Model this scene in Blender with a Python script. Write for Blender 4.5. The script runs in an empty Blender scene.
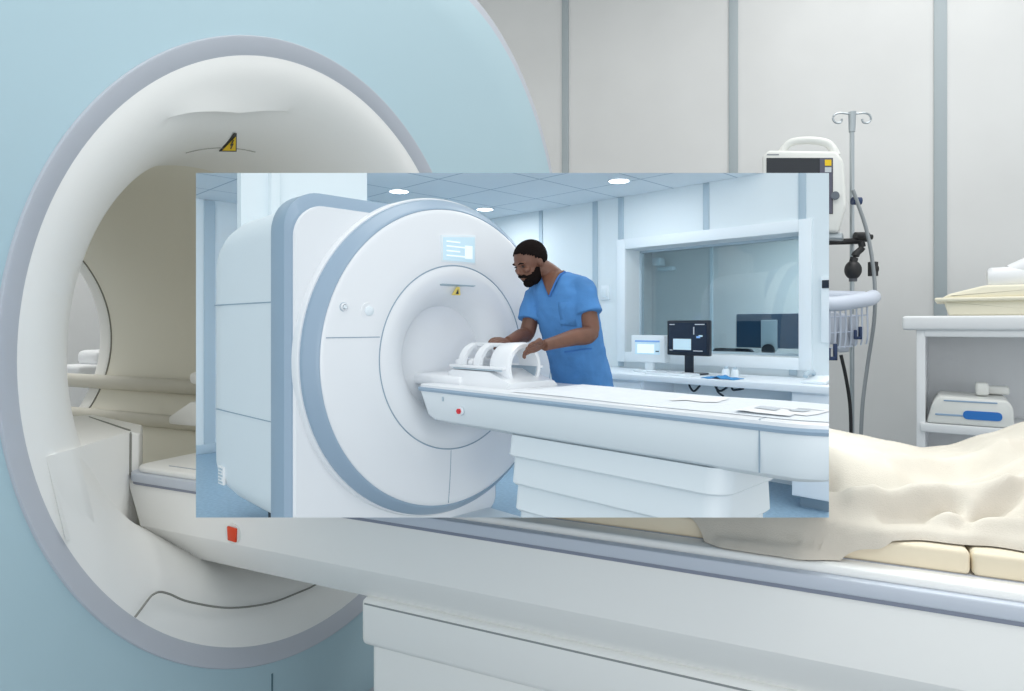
import bpy, bmesh, math, random
from math import sin, cos, pi, radians, hypot, sqrt, exp
from mathutils import Vector, Matrix, noise
C = bpy.context.scene.collection
rnd = random.Random(4)
FPX, CX, HOR = 650.0, 512.0, 325.0
# ------------------------------------------------------------------ the two places
# space 'o': the scanner room (x = along the patient table, y = across, z = 0 at the bore centre, 1 m above the floor)
# space 'i': the model room standing on the table, the same kind of axes, built at 0.18 of life size
camO = Vector((1.1519, -1.3121, 0.0585)); RO = Vector((.9035, .4286, 0)); FO = Vector((-.4286, .9035, 0))
camI = Vector((3.1109, -2.5474, 0.1938)); RI = Vector((.7066, .7076, 0)); FI = Vector((-.7076, .7066, 0))
UP = Vector((0, 0, 1))
SC = 0.18
MO = Matrix.Translation((0, 0, 1.0))
ang = math.atan2(RO.y, RO.x) - math.atan2(RI.y, RI.x)
MI = MO @ Matrix.Translation(camO) @ Matrix.Rotation(ang, 4, 'Z') @ Matrix.Scale(SC, 4) @ Matrix.Translation(-camI)
SP = {'o': MO, 'i': MI}
FLI = -1.06      # floor of the model room
def J(px, py, d): return camI + d * (FI + (px - CX) / FPX * RI + (HOR - py) / FPX * UP)
def JO(px, py, d): return camO + d * (FO + (px - CX) / FPX * RO + (HOR - py) / FPX * UP)
def PL(px, py, ax, val, w='o'):
    c, r, f = (camO, RO, FO) if w == 'o' else (camI, RI, FI)
    d = f + (px - CX) / FPX * r + (HOR - py) / FPX * UP
    return c + d * ((val - c[ax]) / d[ax])
# the model room is cut flush on four planes, like a sectional model
X0, X1, Y0, Y1 = 196.0, 829.0, 173.0, 517.5
def _pl(n): return n.normalized()
def cut_planes():
    a = lambda x: FI + (x - CX) / FPX * RI
    b = lambda y: FI + (HOR - y) / FPX * UP
    nl = a(X0).cross(UP); nr = UP.cross(a(X1))
    nt = RI.cross(b(Y0)); nb = b(Y1).cross(RI)
    out = []
    inside = J(512, 345, 3)
    for n in (nl, nr, nt, nb):
        n = n.normalized()
        if n.dot(inside - camI) > 0: n = -n
        out.append(n)
    return out
CUTS = cut_planes()
def clip(bm):
    for n in CUTS:
        if all((v.co - camI).dot(n) <= 1e-6 for v in bm.verts): continue
        r = bmesh.ops.bisect_plane(bm, geom=bm.verts[:] + bm.edges[:] + bm.faces[:], plane_co=camI, plane_no=n, clear_outer=True, dist=1e-6)
        ed = [e for e in r['geom_cut'] if isinstance(e, bmesh.types.BMEdge) and e.is_valid and len(e.link_faces) == 1]
        if ed:
            try: bmesh.ops.triangle_fill(bm, edges=ed, use_beauty=True)
            except Exception: pass
# ------------------------------------------------------------------ materials
MATS = {}
def mat(name, col, rough=.5, metal=0, bump=0, bscale=200, emit=0, var=0, vscale=3, coat=0, spec=.5, alpha=1, trans=0, speck=None):
    if name in MATS: return MATS[name]
    m = bpy.data.materials.new(name); m.use_nodes = True
    nt = m.node_tree; p = nt.nodes['Principled BSDF']
    lin = lambda c: tuple(((x / 255) / 12.92 if x / 255 <= .04045 else ((x / 255 + .055) / 1.055) ** 2.4) for x in c) + (1,)
    c = lin(col)
    p.inputs['Base Color'].default_value = c
    p.inputs['Roughness'].default_value = rough; p.inputs['Metallic'].default_value = metal
    p.inputs['Specular IOR Level'].default_value = spec
    if coat: p.inputs['Coat Weight'].default_value = coat; p.inputs['Coat Roughness'].default_value = .08
    if emit: p.inputs['Emission Color'].default_value = c; p.inputs['Emission Strength'].default_value = emit
    if trans: p.inputs['Transmission Weight'].default_value = trans
    tc = nt.nodes.new('ShaderNodeTexCoord')
    if var or speck:
        n = nt.nodes.new('ShaderNodeTexNoise'); n.inputs['Scale'].default_value = vscale; n.inputs['Detail'].default_value = 4
        nt.links.new(tc.outputs['Object'], n.inputs['Vector'])
        r = nt.nodes.new('ShaderNodeValToRGB')
        a = speck if speck else tuple(max(0, x * (1 - var)) for x in col)
        b = col if speck else tuple(min(255, x * (1 + var * .5)) for x in col)
        r.color_ramp.elements[0].color = lin(a); r.color_ramp.elements[1].color = lin(b)
        r.color_ramp.elements[0].position = .35; r.color_ramp.elements[1].position = .65
        nt.links.new(n.outputs['Fac'], r.inputs['Fac']); nt.links.new(r.outputs['Color'], p.inputs['Base Color'])
    if bump:
        n2 = nt.nodes.new('ShaderNodeTexNoise'); n2.inputs['Scale'].default_value = bscale; n2.inputs['Detail'].default_value = 3
        nt.links.new(tc.outputs['Object'], n2.inputs['Vector'])
        bp = nt.nodes.new('ShaderNodeBump'); bp.inputs['Strength'].default_value = bump; bp.inputs['Distance'].default_value = .002
        nt.links.new(n2.outputs['Fac'], bp.inputs['Height']); nt.links.new(bp.outputs['Normal'], p.inputs['Normal'])
    MATS[name] = m; return m
def tile_mat(name, col, line, size, wline=.012, rough=.8, off=(0, 0)):
    m = mat(name, col, rough); nt = m.node_tree; p = nt.nodes['Principled BSDF']
    tc = nt.nodes.new('ShaderNodeTexCoord'); sp = nt.nodes.new('ShaderNodeSeparateXYZ'); nt.links.new(tc.outputs['Object'], sp.inputs[0])
    outs = []
    for k, ax in enumerate('XY'):
        a = nt.nodes.new('ShaderNodeMath'); a.operation = 'ADD'; a.inputs[1].default_value = off[k] + 60 * size
        nt.links.new(sp.outputs[ax], a.inputs[0])
        b = nt.nodes.new('ShaderNodeMath'); b.operation = 'MODULO'; b.inputs[1].default_value = size; nt.links.new(a.outputs[0], b.inputs[0])
        c = nt.nodes.new('ShaderNodeMath'); c.operation = 'LESS_THAN'; c.inputs[1].default_value = wline; nt.links.new(b.outputs[0], c.inputs[0])
        outs.append(c)
    mx = nt.nodes.new('ShaderNodeMath'); mx.operation = 'MAXIMUM'; nt.links.new(outs[0].outputs[0], mx.inputs[0]); nt.links.new(outs[1].outputs[0], mx.inputs[1])
    mix = nt.nodes.new('ShaderNodeMix'); mix.data_type = 'RGBA'
    lin = lambda c: tuple(((x / 255 + .055) / 1.055) ** 2.4 for x in c) + (1,)
    mix.inputs[6].default_value = lin(col); mix.inputs[7].default_value = lin(line)
    nt.links.new(mx.outputs[0], mix.inputs[0]); nt.links.new(mix.outputs[2], p.inputs['Base Color'])
    return m
def glass_mat():
    m = bpy.data.materials.new('tinted_glass'); m.use_nodes = True; nt = m.node_tree; nt.nodes.clear()
    o = nt.nodes.new('ShaderNodeOutputMaterial'); t = nt.nodes.new('ShaderNodeBsdfTransparent'); g = nt.nodes.new('ShaderNodeBsdfGlossy')
    t.inputs[0].default_value = (.80, .86, .88, 1); g.inputs['Roughness'].default_value = .03
    f = nt.nodes.new('ShaderNodeFresnel'); f.inputs[0].default_value = 1.75; mx = nt.nodes.new('ShaderNodeMixShader')
    nt.links.new(f.outputs[0], mx.inputs[0]); nt.links.new(t.outputs[0], mx.inputs[1]); nt.links.new(g.outputs[0], mx.inputs[2]); nt.links.new(mx.outputs[0], o.inputs[0])
    return m
# outer room
M_blue = mat('pale_blue_cover', (176, 203, 213), .5, bump=.05, bscale=900)
M_ring = mat('silver_grey_ring', (190, 195, 204), .42)
M_white = mat('warm_white_plastic', (243, 243, 240), .42, bump=.04, bscale=900)
M_bore = mat('bore_liner', (238, 235, 222), .55)
M_boreb = mat('bore_ledge', (214, 211, 200), .5)
M_seam = mat('seam_shadow_gap', (140, 140, 134), .8)
M_seamb = mat('seam_blue', (92, 122, 134), .8)
M_rail = mat('bumper_blue_grey', (198, 205, 216), .35)
M_raild = mat('bumper_lip', (134, 140, 156), .4)
M_edgeb = mat('table_end_bumper', (142, 156, 170), .4)
M_wall = mat('wall_panel_grey', (218, 219, 218), .85, bump=.25, bscale=320, var=.02, vscale=1.2)
M_joint = mat('wall_joint_strip', (164, 174, 178), .6)
M_floor = mat('grey_vinyl', (150, 160, 168), .4, speck=(140, 150, 158), vscale=120)
M_ceil = mat('ceiling_white', (232, 232, 230), .9)
M_vinyl = mat('cream_vinyl', (226, 213, 188), .5, bump=.1, bscale=60)
M_blanket = mat('cream_fleece', (208, 200, 187), .95, bump=.35, bscale=520, var=.03, vscale=14)
M_yellow = mat('warning_yellow', (246, 206, 30), .5)
M_black = mat('black_plastic', (28, 29, 32), .45)
M_red = mat('red_button', (228, 70, 26), .4)
M_cream = mat('cream_plastic', (232, 233, 229), .45)
M_cab = mat('white_laminate', (234, 236, 238), .5)
M_steel = mat('brushed_steel', (178, 186, 190), .35, metal=.7)
M_darkscr = mat('dark_screen', (46, 50, 56), .2)
M_lilac = mat('lilac_panel', (92, 92, 108), .4)
M_screwh = mat('pale_grey_screen', (206, 212, 216), .3)
M_cable = mat('grey_cable', (150, 156, 160), .5)
M_bluep = mat('blue_plastic', (44, 120, 200), .4)
M_navy = mat('navy_plastic', (42, 62, 100), .5)
M_bask = mat('basket_white', (214, 222, 236), .45)
M_bag = mat('clear_bag', (200, 206, 216), .35)
M_tray = mat('ivory_tray', (240, 234, 212), .5)
# model room
I_white = mat('cool_white_plastic', (232, 236, 240), .28, coat=.3)
I_body = mat('cool_body_panel', (222, 231, 236), .4)
I_grey = mat('blue_grey_trim', (150, 172, 192), .35)
I_wall = mat('cool_wall', (222, 233, 238), .8)
I_strip = mat('cool_joint_strip', (176, 195, 207), .6)
I_ceil = tile_mat('cool_ceiling_tiles', (232, 240, 245), (176, 192, 204), .6, wline=.014, off=(.0, -.27))
I_floor = mat('blue_speckled_floor', (150, 180, 202), .35, speck=(132, 164, 188), vscale=38)
I_seam = mat('cool_seam', (146, 166, 182), .8)
I_frame = mat('cool_frame_white', (228, 238, 244), .5)
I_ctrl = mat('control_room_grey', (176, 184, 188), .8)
I_desk = mat('cool_laminate', (228, 238, 246), .45)
I_sheet = mat('white_sheet', (228, 234, 240), .9, bump=.3, bscale=12)
I_skin = mat('brown_skin', (112, 76, 60), .5, var=.08, vscale=9)
I_hair = mat('black_hair', (24, 19, 18), 1.0, bump=.5, bscale=160, spec=.1)
I_scrub = mat('blue_scrubs', (74, 132, 192), .85, bump=.4, bscale=30, var=.06, vscale=7)
I_scrubd = mat('blue_scrubs_hem', (60, 116, 184), .85)
I_glass = glass_mat()
I_black = mat('monitor_black', (24, 34, 48), .3)
I_navy = mat('chair_navy', (34, 60, 92), .5)
I_lamp = mat('lamp_glow', (255, 255, 255), .5, emit=6)
I_scrl = mat('screen_light_blue', (186, 212, 224), .3, emit=.3)
I_scrw = mat('screen_white', (228, 238, 248), .3, emit=.35)
I_scrd = mat('screen_dark', (28, 42, 62), .25)
I_scrb = mat('screen_bar_blue', (110, 150, 200), .3, emit=.5)
I_red = mat('stop_red', (214, 40, 50), .4)
I_sign = mat('sign_yellow', (226, 204, 110), .5)
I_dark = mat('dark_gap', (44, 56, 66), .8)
I_cloth = mat('blue_cloth', (60, 140, 200), .8)
I_paper = mat('paper', (236, 238, 240), .8)
I_print = mat('print_grey', (196, 204, 212), .8)
I_tealdark = mat('control_desk_teal', (28, 66, 96), .5)
# ------------------------------------------------------------------ mesh helpers
def merge(bm, t):
    me = bpy.data.meshes.new('t'); t.to_mesh(me); t.free(); bm.from_mesh(me); bpy.data.meshes.remove(me)
def box(bm, x0, x1, y0, y1, z0, z1, bev=0, seg=2, M=None, mi=0, sel=None):
    t = bmesh.new(); r = bmesh.ops.create_cube(t, size=1)
    for v in t.verts: v.co = Vector((x0 + (v.co.x + .5) * (x1 - x0), y0 + (v.co.y + .5) * (y1 - y0), z0 + (v.co.z + .5) * (z1 - z0)))
    if bev:
        ed = t.edges[:] if sel is None else [e for e in t.edges if sel(e)]
        bmesh.ops.bevel(t, geom=ed, offset=bev, segments=seg, profile=.5, affect='EDGES')
    if M is not None: t.transform(M)
    for f in t.faces: f.material_index = mi
    merge(bm, t)
def prism(bm, pts, vec, bev=0, seg=2, mi=0):
    """polygon pts (3D, planar) extruded by vec"""
    t = bmesh.new(); a = [t.verts.new(p) for p in pts]; b = [t.verts.new(Vector(p) + Vector(vec)) for p in pts]
    n = len(pts); t.faces.new(a); t.faces.new(b[::-1])
    for i in range(n): t.faces.new((a[i], b[i], b[(i + 1) % n], a[(i + 1) % n]))
    bmesh.ops.recalc_face_normals(t, faces=t.faces[:])
    if bev: bmesh.ops.bevel(t, geom=t.edges[:], offset=bev, segments=seg, profile=.5, affect='EDGES')
    for f in t.faces: f.material_index = mi
    merge(bm, t)
def loft(bm, rings, closed=True, caps=True, mi=0):
    rv = [[bm.verts.new(p) for p in r] for r in rings]; fs = []
    n = len(rings[0])
    for a, b in zip(rv, rv[1:]):
        for i in range(n if closed else n - 1):
            j = (i + 1) % n; fs.append(bm.faces.new((a[i], a[j], b[j], b[i])))
    if caps and closed: fs.append(bm.faces.new(rv[0][::-1])); fs.append(bm.faces.new(rv[-1]))
    for f in fs: f.material_index = mi
    return fs
def lathe(bm, prof, n=96, a0=0, a1=2 * pi, cy=0, cz=0, closed_prof=False, mi=0):
    """prof: (x, r) turned about the x axis"""
    full = abs(a1 - a0 - 2 * pi) < 1e-6
    rings = []
    for k in range(n if full else n + 1):
        a = a0 + (a1 - a0) * k / n
        rings.append([Vector((x, cy + r * cos(a), cz + r * sin(a))) for x, r in prof])
    rv = [[bm.verts.new(p) for p in r] for r in rings]; m = len(prof)
    N = len(rv)
    for k in range(N if full else N - 1):
        a, b = rv[k], rv[(k + 1) % N]
        for i in range(m if closed_prof else m - 1):
            j = (i + 1) % m
            f = bm.faces.new((a[i], a[j], b[j], b[i])); f.material_index = mi
    if not full and closed_prof:
        bm.faces.new(rv[0][::-1]); bm.faces.new(rv[-1])
    bmesh.ops.recalc_face_normals(bm, faces=bm.faces[:])
def frame_at(path, i):
    p = path
    if i == 0: d = p[1] - p[0]
    elif i == len(p) - 1: d = p[-1] - p[-2]
    else: d = p[i + 1] - p[i - 1]
    return d.normalized()
def smooth_path(pts, n=8):
    pts = [Vector(p) for p in pts]
    P = [2 * pts[0] - pts[1]] + pts + [2 * pts[-1] - pts[-2]]
    out = []
    for i in range(1, len(P) - 2):
        a, b, c, d = P[i - 1:i + 3]
        for k in range(n):
            t = k / n
            out.append(.5 * ((2 * b) + (c - a) * t + (2 * a - 5 * b + 4 * c - d) * t * t + (3 * b - a - 3 * c + d) * t ** 3))
    out.append(pts[-1]); return out
def tube(bm, path, r, n=12, mi=0, ref=None, flat=1.0):
    path = [Vector(p) for p in path]; rings = []
    ref = Vector(ref) if ref else Vector((.31, .17, .93))
    for i, p in enumerate(path):
        d = frame_at(path, i); s = d.cross(ref)
        if s.length < 1e-4: s = d.cross(Vector((1, 0, 0)))
        s.normalize(); u = s.cross(d).normalized()
        rr = r[i] if isinstance(r, (list, tuple)) else r
        rings.append([p + rr * (cos(2 * pi * k / n) * s + flat * sin(2 * pi * k / n) * u) for k in range(n)])
    loft(bm, rings, mi=mi)
def ell(bm, c, ax, mi=0, seg=20, rings=14):
    """ellipsoid: centre c, three axis vectors"""
    t = bmesh.new(); bmesh.ops.create_uvsphere(t, u_segments=seg, v_segments=rings, radius=1)
    a, b, d = [Vector(v) for v in ax]
    for v in t.verts: v.co = Vector(c) + v.co.x * a + v.co.y * b + v.co.z * d
    for f in t.faces: f.material_index = mi
    bmesh.ops.recalc_face_normals(t, faces=t.faces[:]); merge(bm, t)
# ------------------------------------------------------------------ object helpers
def link(name, bm, mats, parent=None, space='o', base=(0, 0, 0), sharp=38, label=None, doclip=True):
    if space == 'i' and doclip: clip(bm)
    base = parent['_b'] if parent is not None else Vector(base)
    base = Vector(base)
    bm.transform(Matrix.Translation(-base))
    me = bpy.data.meshes.new(name); bm.to_mesh(me); bm.free()
    for m in (mats if isinstance(mats, (list, tuple)) else [mats]): me.materials.append(m)
    me.polygons.foreach_set('use_smooth', [True] * len(me.polygons))
    me.set_sharp_from_angle(angle=radians(sharp))
    o = bpy.data.objects.new(name, me); C.objects.link(o)
    if parent is not None: o.parent = parent
    else: o.matrix_world = SP[space] @ Matrix.Translation(base)
    o['_b'] = tuple(base)
    if label: o['label'] = label
    return o
def thing(name, label, cat, base, space='o', group=None):
    o = bpy.data.objects.new(name, None); C.objects.link(o)
    o.empty_display_size = .05
    o.matrix_world = SP[space] @ Matrix.Translation(Vector(base)); o['_b'] = tuple(base)
    o['label'] = label; o['category'] = cat; o['_s'] = space
    if group: o['group'] = group
    return o
def part(name, bm, mats, parent, sharp=38, label=None, doclip=True):
    r = parent
    while r.parent: r = r.parent
    return link(name, bm, mats, parent, r.get('_s', 'o'), sharp=sharp, label=label, doclip=doclip)
def tag(o, label, cat, group=None):
    o['label'] = label; o['category'] = cat
    if group: o['group'] = group
    return o
def struct(name, bm, mats, space='o', base=(0, 0, 0), parent=None, label=None):
    o = link(name, bm, mats, parent, space, base)
    if parent is None: o['kind'] = 'structure'; o['_s'] = space
    if label: o['label'] = label
    return o
B = bmesh.new

# ================================================================== SCANNER ROOM (setting)
bm = B(); box(bm, -4.6, 4.2, -3.4, 3.42, -1.06, -1.0); struct('floor', bm, M_floor, base=(0, 0, -1), label='grey vinyl floor of the scanner room')
bm = B(); box(bm, -4.6, 4.2, 3.3, 3.42, -1.0, 2.9); w = struct('wall_back', bm, M_wall, base=(0, 3.3, -1), label='pale grey panelled wall behind the blue scanner and the cabinet')
for i, (x, wd) in enumerate([(-1.795, .05), (-.588, .052), (.622, .058), (1.8, .066), (2.98, .066)]):
    bm = B(); box(bm, x - wd / 2, x + wd / 2, 3.288, 3.3, -1.0, 2.9, .002); link('joint_strip', bm, M_joint, w, label='grey joint strip between wall panels')
bm = B(); box(bm, -4.6, -4.5, -3.4, 3.42, -1.0, 2.9); struct('wall_left', bm, M_wall, base=(-4.5, 0, -1))
bm = B(); box(bm, -4.6, 4.2, -3.4, 3.42, 2.9, 2.96); struct('ceiling', bm, M_ceil, base=(0, 0, 2.9))

# ================================================================== BIG SCANNER
scn = thing('mri_scanner', 'large pale blue scanner with a wide round bore and silver grey ring around it', 'medical scanner', (-.8, 0, -1))
# cover: rounded outline extruded back, with the round opening
def outline(hw, top, bot, r, n=14):
    pts = []
    for cx, cz, a0 in ((hw - r, top - r, 0), (-(hw - r), top - r, 90)):
        for k in range(n + 1):
            a = radians(a0 + 90 * k / n); pts.append((cx + r * cos(a), cz + r * sin(a)))
    rb = .3
    for cx, cz, a0 in ((-(hw - rb), bot + rb, 180), (hw - rb, bot + rb, 270)):
        for k in range(7):
            a = radians(a0 + 90 * k / 6); pts.append((cx + rb * cos(a), cz + rb * sin(a)))
    return pts
def resample(pts, n):
    # by angle about the origin
    out = []
    for k in range(n):
        a = 2 * pi * k / n; d = (cos(a), sin(a)); best = 0
        for i in range(len(pts)):
            p, q = pts[i], pts[(i + 1) % len(pts)]
            ex, ey = q[0] - p[0], q[1] - p[1]
            den = d[0] * ey - d[1] * ex
            if abs(den) < 1e-9: continue
            t = (p[0] * ey - p[1] * ex) / den; s = (p[0] * d[1] - p[1] * d[0]) / den
            if t > 0 and -1e-6 <= s <= 1 + 1e-6: best = max(best, t)
        out.append((best * d[0], best * d[1]))
    return out
def cover(bm, hw, top, bot, r, rin, xf, xb, rim, n=144):
    o1 = resample(outline(hw, top, bot, r), n)
    inner = [(rin * cos(2 * pi * k / n), rin * sin(2 * pi * k / n)) for k in range(n)]
    def ring(pts, x, s=0):
        res = []
        for (y, z) in pts:
            l = hypot(y, z); res.append(Vector((x, y * (1 - s / l), z * (1 - s / l))))
        return res
    rings = [ring(inner, xb), ring(inner, xf)]
    for t in (.25, .5, .75): rings.append([Vector((xf, a[0] + (b[0] - a[0]) * t, a[1] + (b[1] - a[1]) * t)) for a, b in zip(inner, ring2d(o1, rim))])
    rings += [ring(o1, xf, rim), ring(o1, xf - rim * .3, rim * .3), ring(o1, xf - rim, 0), ring(o1, xb, 0), ring(inner, xb)]
    loft(bm, rings, caps=False)
    bmesh.ops.remove_doubles(bm, verts=bm.verts[:], dist=1e-5); bmesh.ops.recalc_face_normals(bm, faces=bm.faces[:])
def ring2d(pts, s): return [(y * (1 - s / hypot(y, z)), z * (1 - s / hypot(y, z))) for y, z in pts]
bm = B(); cover(bm, 1.69, 1.245, -.98, .98, .7425, 0, -.05, .012); part('front_cover', bm, M_blue, scn)
bm = B(); cover(bm, 1.735, 1.285, -1.0, 1.01, .8, -.006, -.2, .012); part('cover_rim', bm, M_ring, scn, label='thin silver grey rim round the blue front cover')
bm = B(); cover(bm, 1.70, 1.25, -1.0, .98, .8, -.2, -1.78, .03); part('rear_body', bm, M_white, scn)
bm = B(); box(bm, -.003, .0015, -.188, -.184, -.985, -.752); part('cover_seam', bm, M_seamb, scn, label='vertical seam in the blue cover below the ring')
# silver ring
bm = B(); lathe(bm, [(-.04, .749), (.003, .749), (.006, .747), (.006, .743), (-.012, .713), (-.015, .708), (-.04, .706)], 200, closed_prof=True)
part('bore_ring', bm, M_ring, scn, label='silver grey ring around the bore opening')
# flare with the small hood at its top
R0, R1, DP = .506, .71, .40
FX = -.014   # the flare starts just behind the ring face
def flare_pt(th, phi, lift=0):
    """th 0 = front rim, 1 = throat"""
    s = 1 - th; a = math.asin(min(1, s))
    x = -DP + DP * sin(s * pi / 2) if False else None
    an = (1 - th) * pi / 2
    x = -DP + DP * sin(an); r = R0 + (R1 - R0) * (1 - cos(an))
    nx, nr = sin(an) / DP, -(-cos(an)) / (R1 - R0) * -1
    l = hypot(nx, nr); nx, nr = nx / l, nr / l
    return Vector((x + FX + nx * lift, (r + nr * lift) * cos(phi), (r + nr * lift) * sin(phi)))
PH0 = radians(114)
def th_of_x(x): return 1 - math.asin(max(0, min(1, 1 + x / DP))) / (pi / 2)
ths = [0, .04, .08, .12, .16]
k = .16
while k < 1: k += .03; ths.append(min(1, k))
bm = B(); NF = 240
TH_E = th_of_x(-.050)
ths = sorted(set([t for t in ths if abs(t - TH_E) > .02] + [TH_E, TH_E + .012]))
rings = []
for th in ths:
    rr = []
    for kk in range(NF):
        phi = 2 * pi * kk / NF; d = (phi - PH0) / radians(19)
        lift = 0; dg = math.degrees(phi) % 360
        xe = -.02 + (132 - dg) * -.0019 if dg > 112 else -.058
        xe = max(-.075, min(-.01, xe)); ww = exp(-((dg - 114) / 26) ** 4); TP = TH_E + (th_of_x(xe) - TH_E) * ww
        tw = th * TP / TH_E if th <= TH_E else 1 - (1 - th) * (1 - TP) / (1 - TH_E)
        if abs(d) < 1:
            w_ = (1 - d * d)
            if th <= TH_E: lift = .016 * w_ * max(0, (th - TH_E + .16) / .16) ** 2
            else: lift = -.006 * w_ * max(0, 1 - (th - TH_E) / .25)
        rr.append(flare_pt(tw, phi, lift))
    rings.append(rr)
for xx, r in ((-.45, R0), (-.455, R0 + .02), (-.4, R0 + .02)): rings.append([Vector((xx, r * cos(2 * pi * q / NF), r * sin(2 * pi * q / NF))) for q in range(NF)])
loft(bm, rings, caps=False)
part('bore_flare', bm, M_white, scn, sharp=30)
# bore tube, rear flare, rear rim
bm = B(); lathe(bm, [(-.44, R0 + .001), (-1.66, R0 + .001), (-1.66, R0 + .02), (-.44, R0 + .02)], 160, closed_prof=True); part('bore_liner', bm, M_bore, scn)
bm = B(); lathe(bm, [(-1.65, R0), (-1.665, R0 - .004), (-1.68, R0)] + [(-1.68 - .15 * sin(a), R0 + .13 * (1 - cos(a))) for a in [pi / 2 * q / 8 for q in range(1, 9)]] + [(-1.83, .66), (-1.65, .66)], 160, closed_prof=True)
part('rear_flare', bm, M_white, scn)
bm = B(); lathe(bm, [(-1.648, R0 + .002), (-1.648, R0 - .002), (-1.654, R0 - .002), (-1.654, R0 + .002)], 160, closed_prof=True); part('rear_seam', bm, M_seam, scn)
for (z, r, y) in ((-.185, .03, .452), (-.315, .026, .385)):
    bm = B(); tube(bm, [(-2.1, y, z), (-.45, y, z)], r, 16); box(bm, -1.65, -.45, y, y + .03, z - .03, z + .01, .004)
    part('bore_ledge', bm, M_boreb, scn, label='long ledge inside the bore wall')
def onflare(px, py):
    d = FO + (px - CX) / FPX * RO + (HOR - py) / FPX * UP; k = -camO.x / d.x
    while k < 4:
        p = camO + d * k; x = -p.x + FX; r = hypot(p.y, p.z)
        rr = R0 if x > DP else R0 + (R1 - R0) * (1 - sqrt(max(0, 1 - (1 - x / DP) ** 2)))
        if r >= rr: return p
        k += .001
# filler block between flare and table, with its groove
bm = B()
lf = [onflare(q, 457 - (q - 45) * .29) for q in (46, 54, 62, 70, 76)]
lb = [onflare(q, 540) for q in (66, 74, 82, 92, 100)]
tow = lambda p, k: tuple(p + (camO - p).normalized() * k)
top = [tow(p, .002 + .004 * q) for q, p in enumerate(lf)] + [(-.345, -.290, -.197), (-.352, -.268, -.208), (-.375, -.25, -.216), (-.463, -.18, -.206), (-.643, -.2, -.187), (-.62, -.42, -.17), (-.30, -.58, -.16)]
bot = [tow(p, -.006) for p in lb] + [(-.345, -.30, -.6), (-.352, -.27, -.6), (-.375, -.25, -.6), (-.463, -.18, -.6), (-.643, -.2, -.6), (-.62, -.35, -.5), (-.35, -.45, -.4)]
t = bmesh.new(); a = [t.verts.new(p) for p in top]; b_ = [t.verts.new(p) for p in bot]; n = len(a)
t.faces.new(a); t.faces.new(b_[::-1])
for k in range(n): t.faces.new((a[k], b_[k], b_[(k + 1) % n], a[(k + 1) % n]))
bmesh.ops.recalc_face_normals(t, faces=t.faces[:]); bmesh.ops.bevel(t, geom=[e for e in t.edges if max(e.verts[0].co.z, e.verts[1].co.z) > -.3 and -.5 < e.verts[0].co.x < -.3 and -.5 < e.verts[1].co.x < -.3], offset=.006, segments=3, profile=.5, affect='EDGES')
merge(bm, t); part('side_shroud', bm, M_white, scn, label='white block stepping from the bore flare to the table')
bm = B(); tube(bm, [(-.60, -.235, -.1865), (-.35, -.293, -.1955), (-.342, -.296, -.204), (-.342, -.297, -.30)], .0028, 6); part('shroud_groove', bm, M_seam, scn)
# lower white skirt inside the ring, and its curved seam
bm = B(); pts = [(0.0, -.52, -.485), (-.002, -.505, -.474), (-.006, -.487, -.463), (-.01, -.476, -.461), (-.016, -.458, -.464), (-.019, -.434, -.478), (-.021, -.387, -.512), (-.027, -.281, -.567), (-.033, -.16, -.604), (-.038, -.056, -.617), (-.038, 0, -.619), (-.038, .1, -.611)]
tube(bm, smooth_path(pts, 5), .0022, 6); part('skirt_seam', bm, M_seam, scn, label='curved seam in the lower flare')
bm = B(); pts = [flare_pt(th_of_x(-.218), radians(a), .001) for a in range(92, 117, 2)]
tube(bm, pts, .0012, 6); part('hood_seam', bm, mat('faint_seam', (176, 174, 166), .8), scn)
# warning sign: three corners laid on the flare
def sheet(bm, pts, inward=.002, mi=0, th=.0012):
    vs = []
    for p in pts:
        n = Vector((.35, -p.y, -p.z)).normalized(); vs.append(p + n * inward)
    n = Vector((.35, -pts[0].y, -pts[0].z)).normalized()
    prism(bm, vs, n * th, mi=mi)
sg = thing('warning_sign', 'small yellow triangular electrical hazard sign inside the bore mouth', 'sign', tuple(onflare(231, 146)))
bm = B(); sheet(bm, [onflare(*q) for q in ((218.5, 150.5), (236, 150.8), (236, 132.5), (233.5, 132.5))], .002); part('sign_border', bm, M_black, sg)
bm = B(); sheet(bm, [onflare(*q) for q in ((221.5, 149.2), (234.9, 149.4), (234.9, 135.5))], .0036, 0, .0008); part('sign_face', bm, M_yellow, sg)
bm = B()
for q in (((231.5, 138.5), (233, 138.2), (230.6, 143.4), (229.4, 143.8)), ((229.2, 143), (232.4, 142), (232.2, 143.4), (229.2, 144.2)), ((231, 142.8), (232.3, 142.4), (230, 147.8), (229.2, 147.2))):
    sheet(bm, [onflare(*p) for p in q], .0048, 0, .0006)
part('lightning_symbol', bm, M_black, sg)
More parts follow.
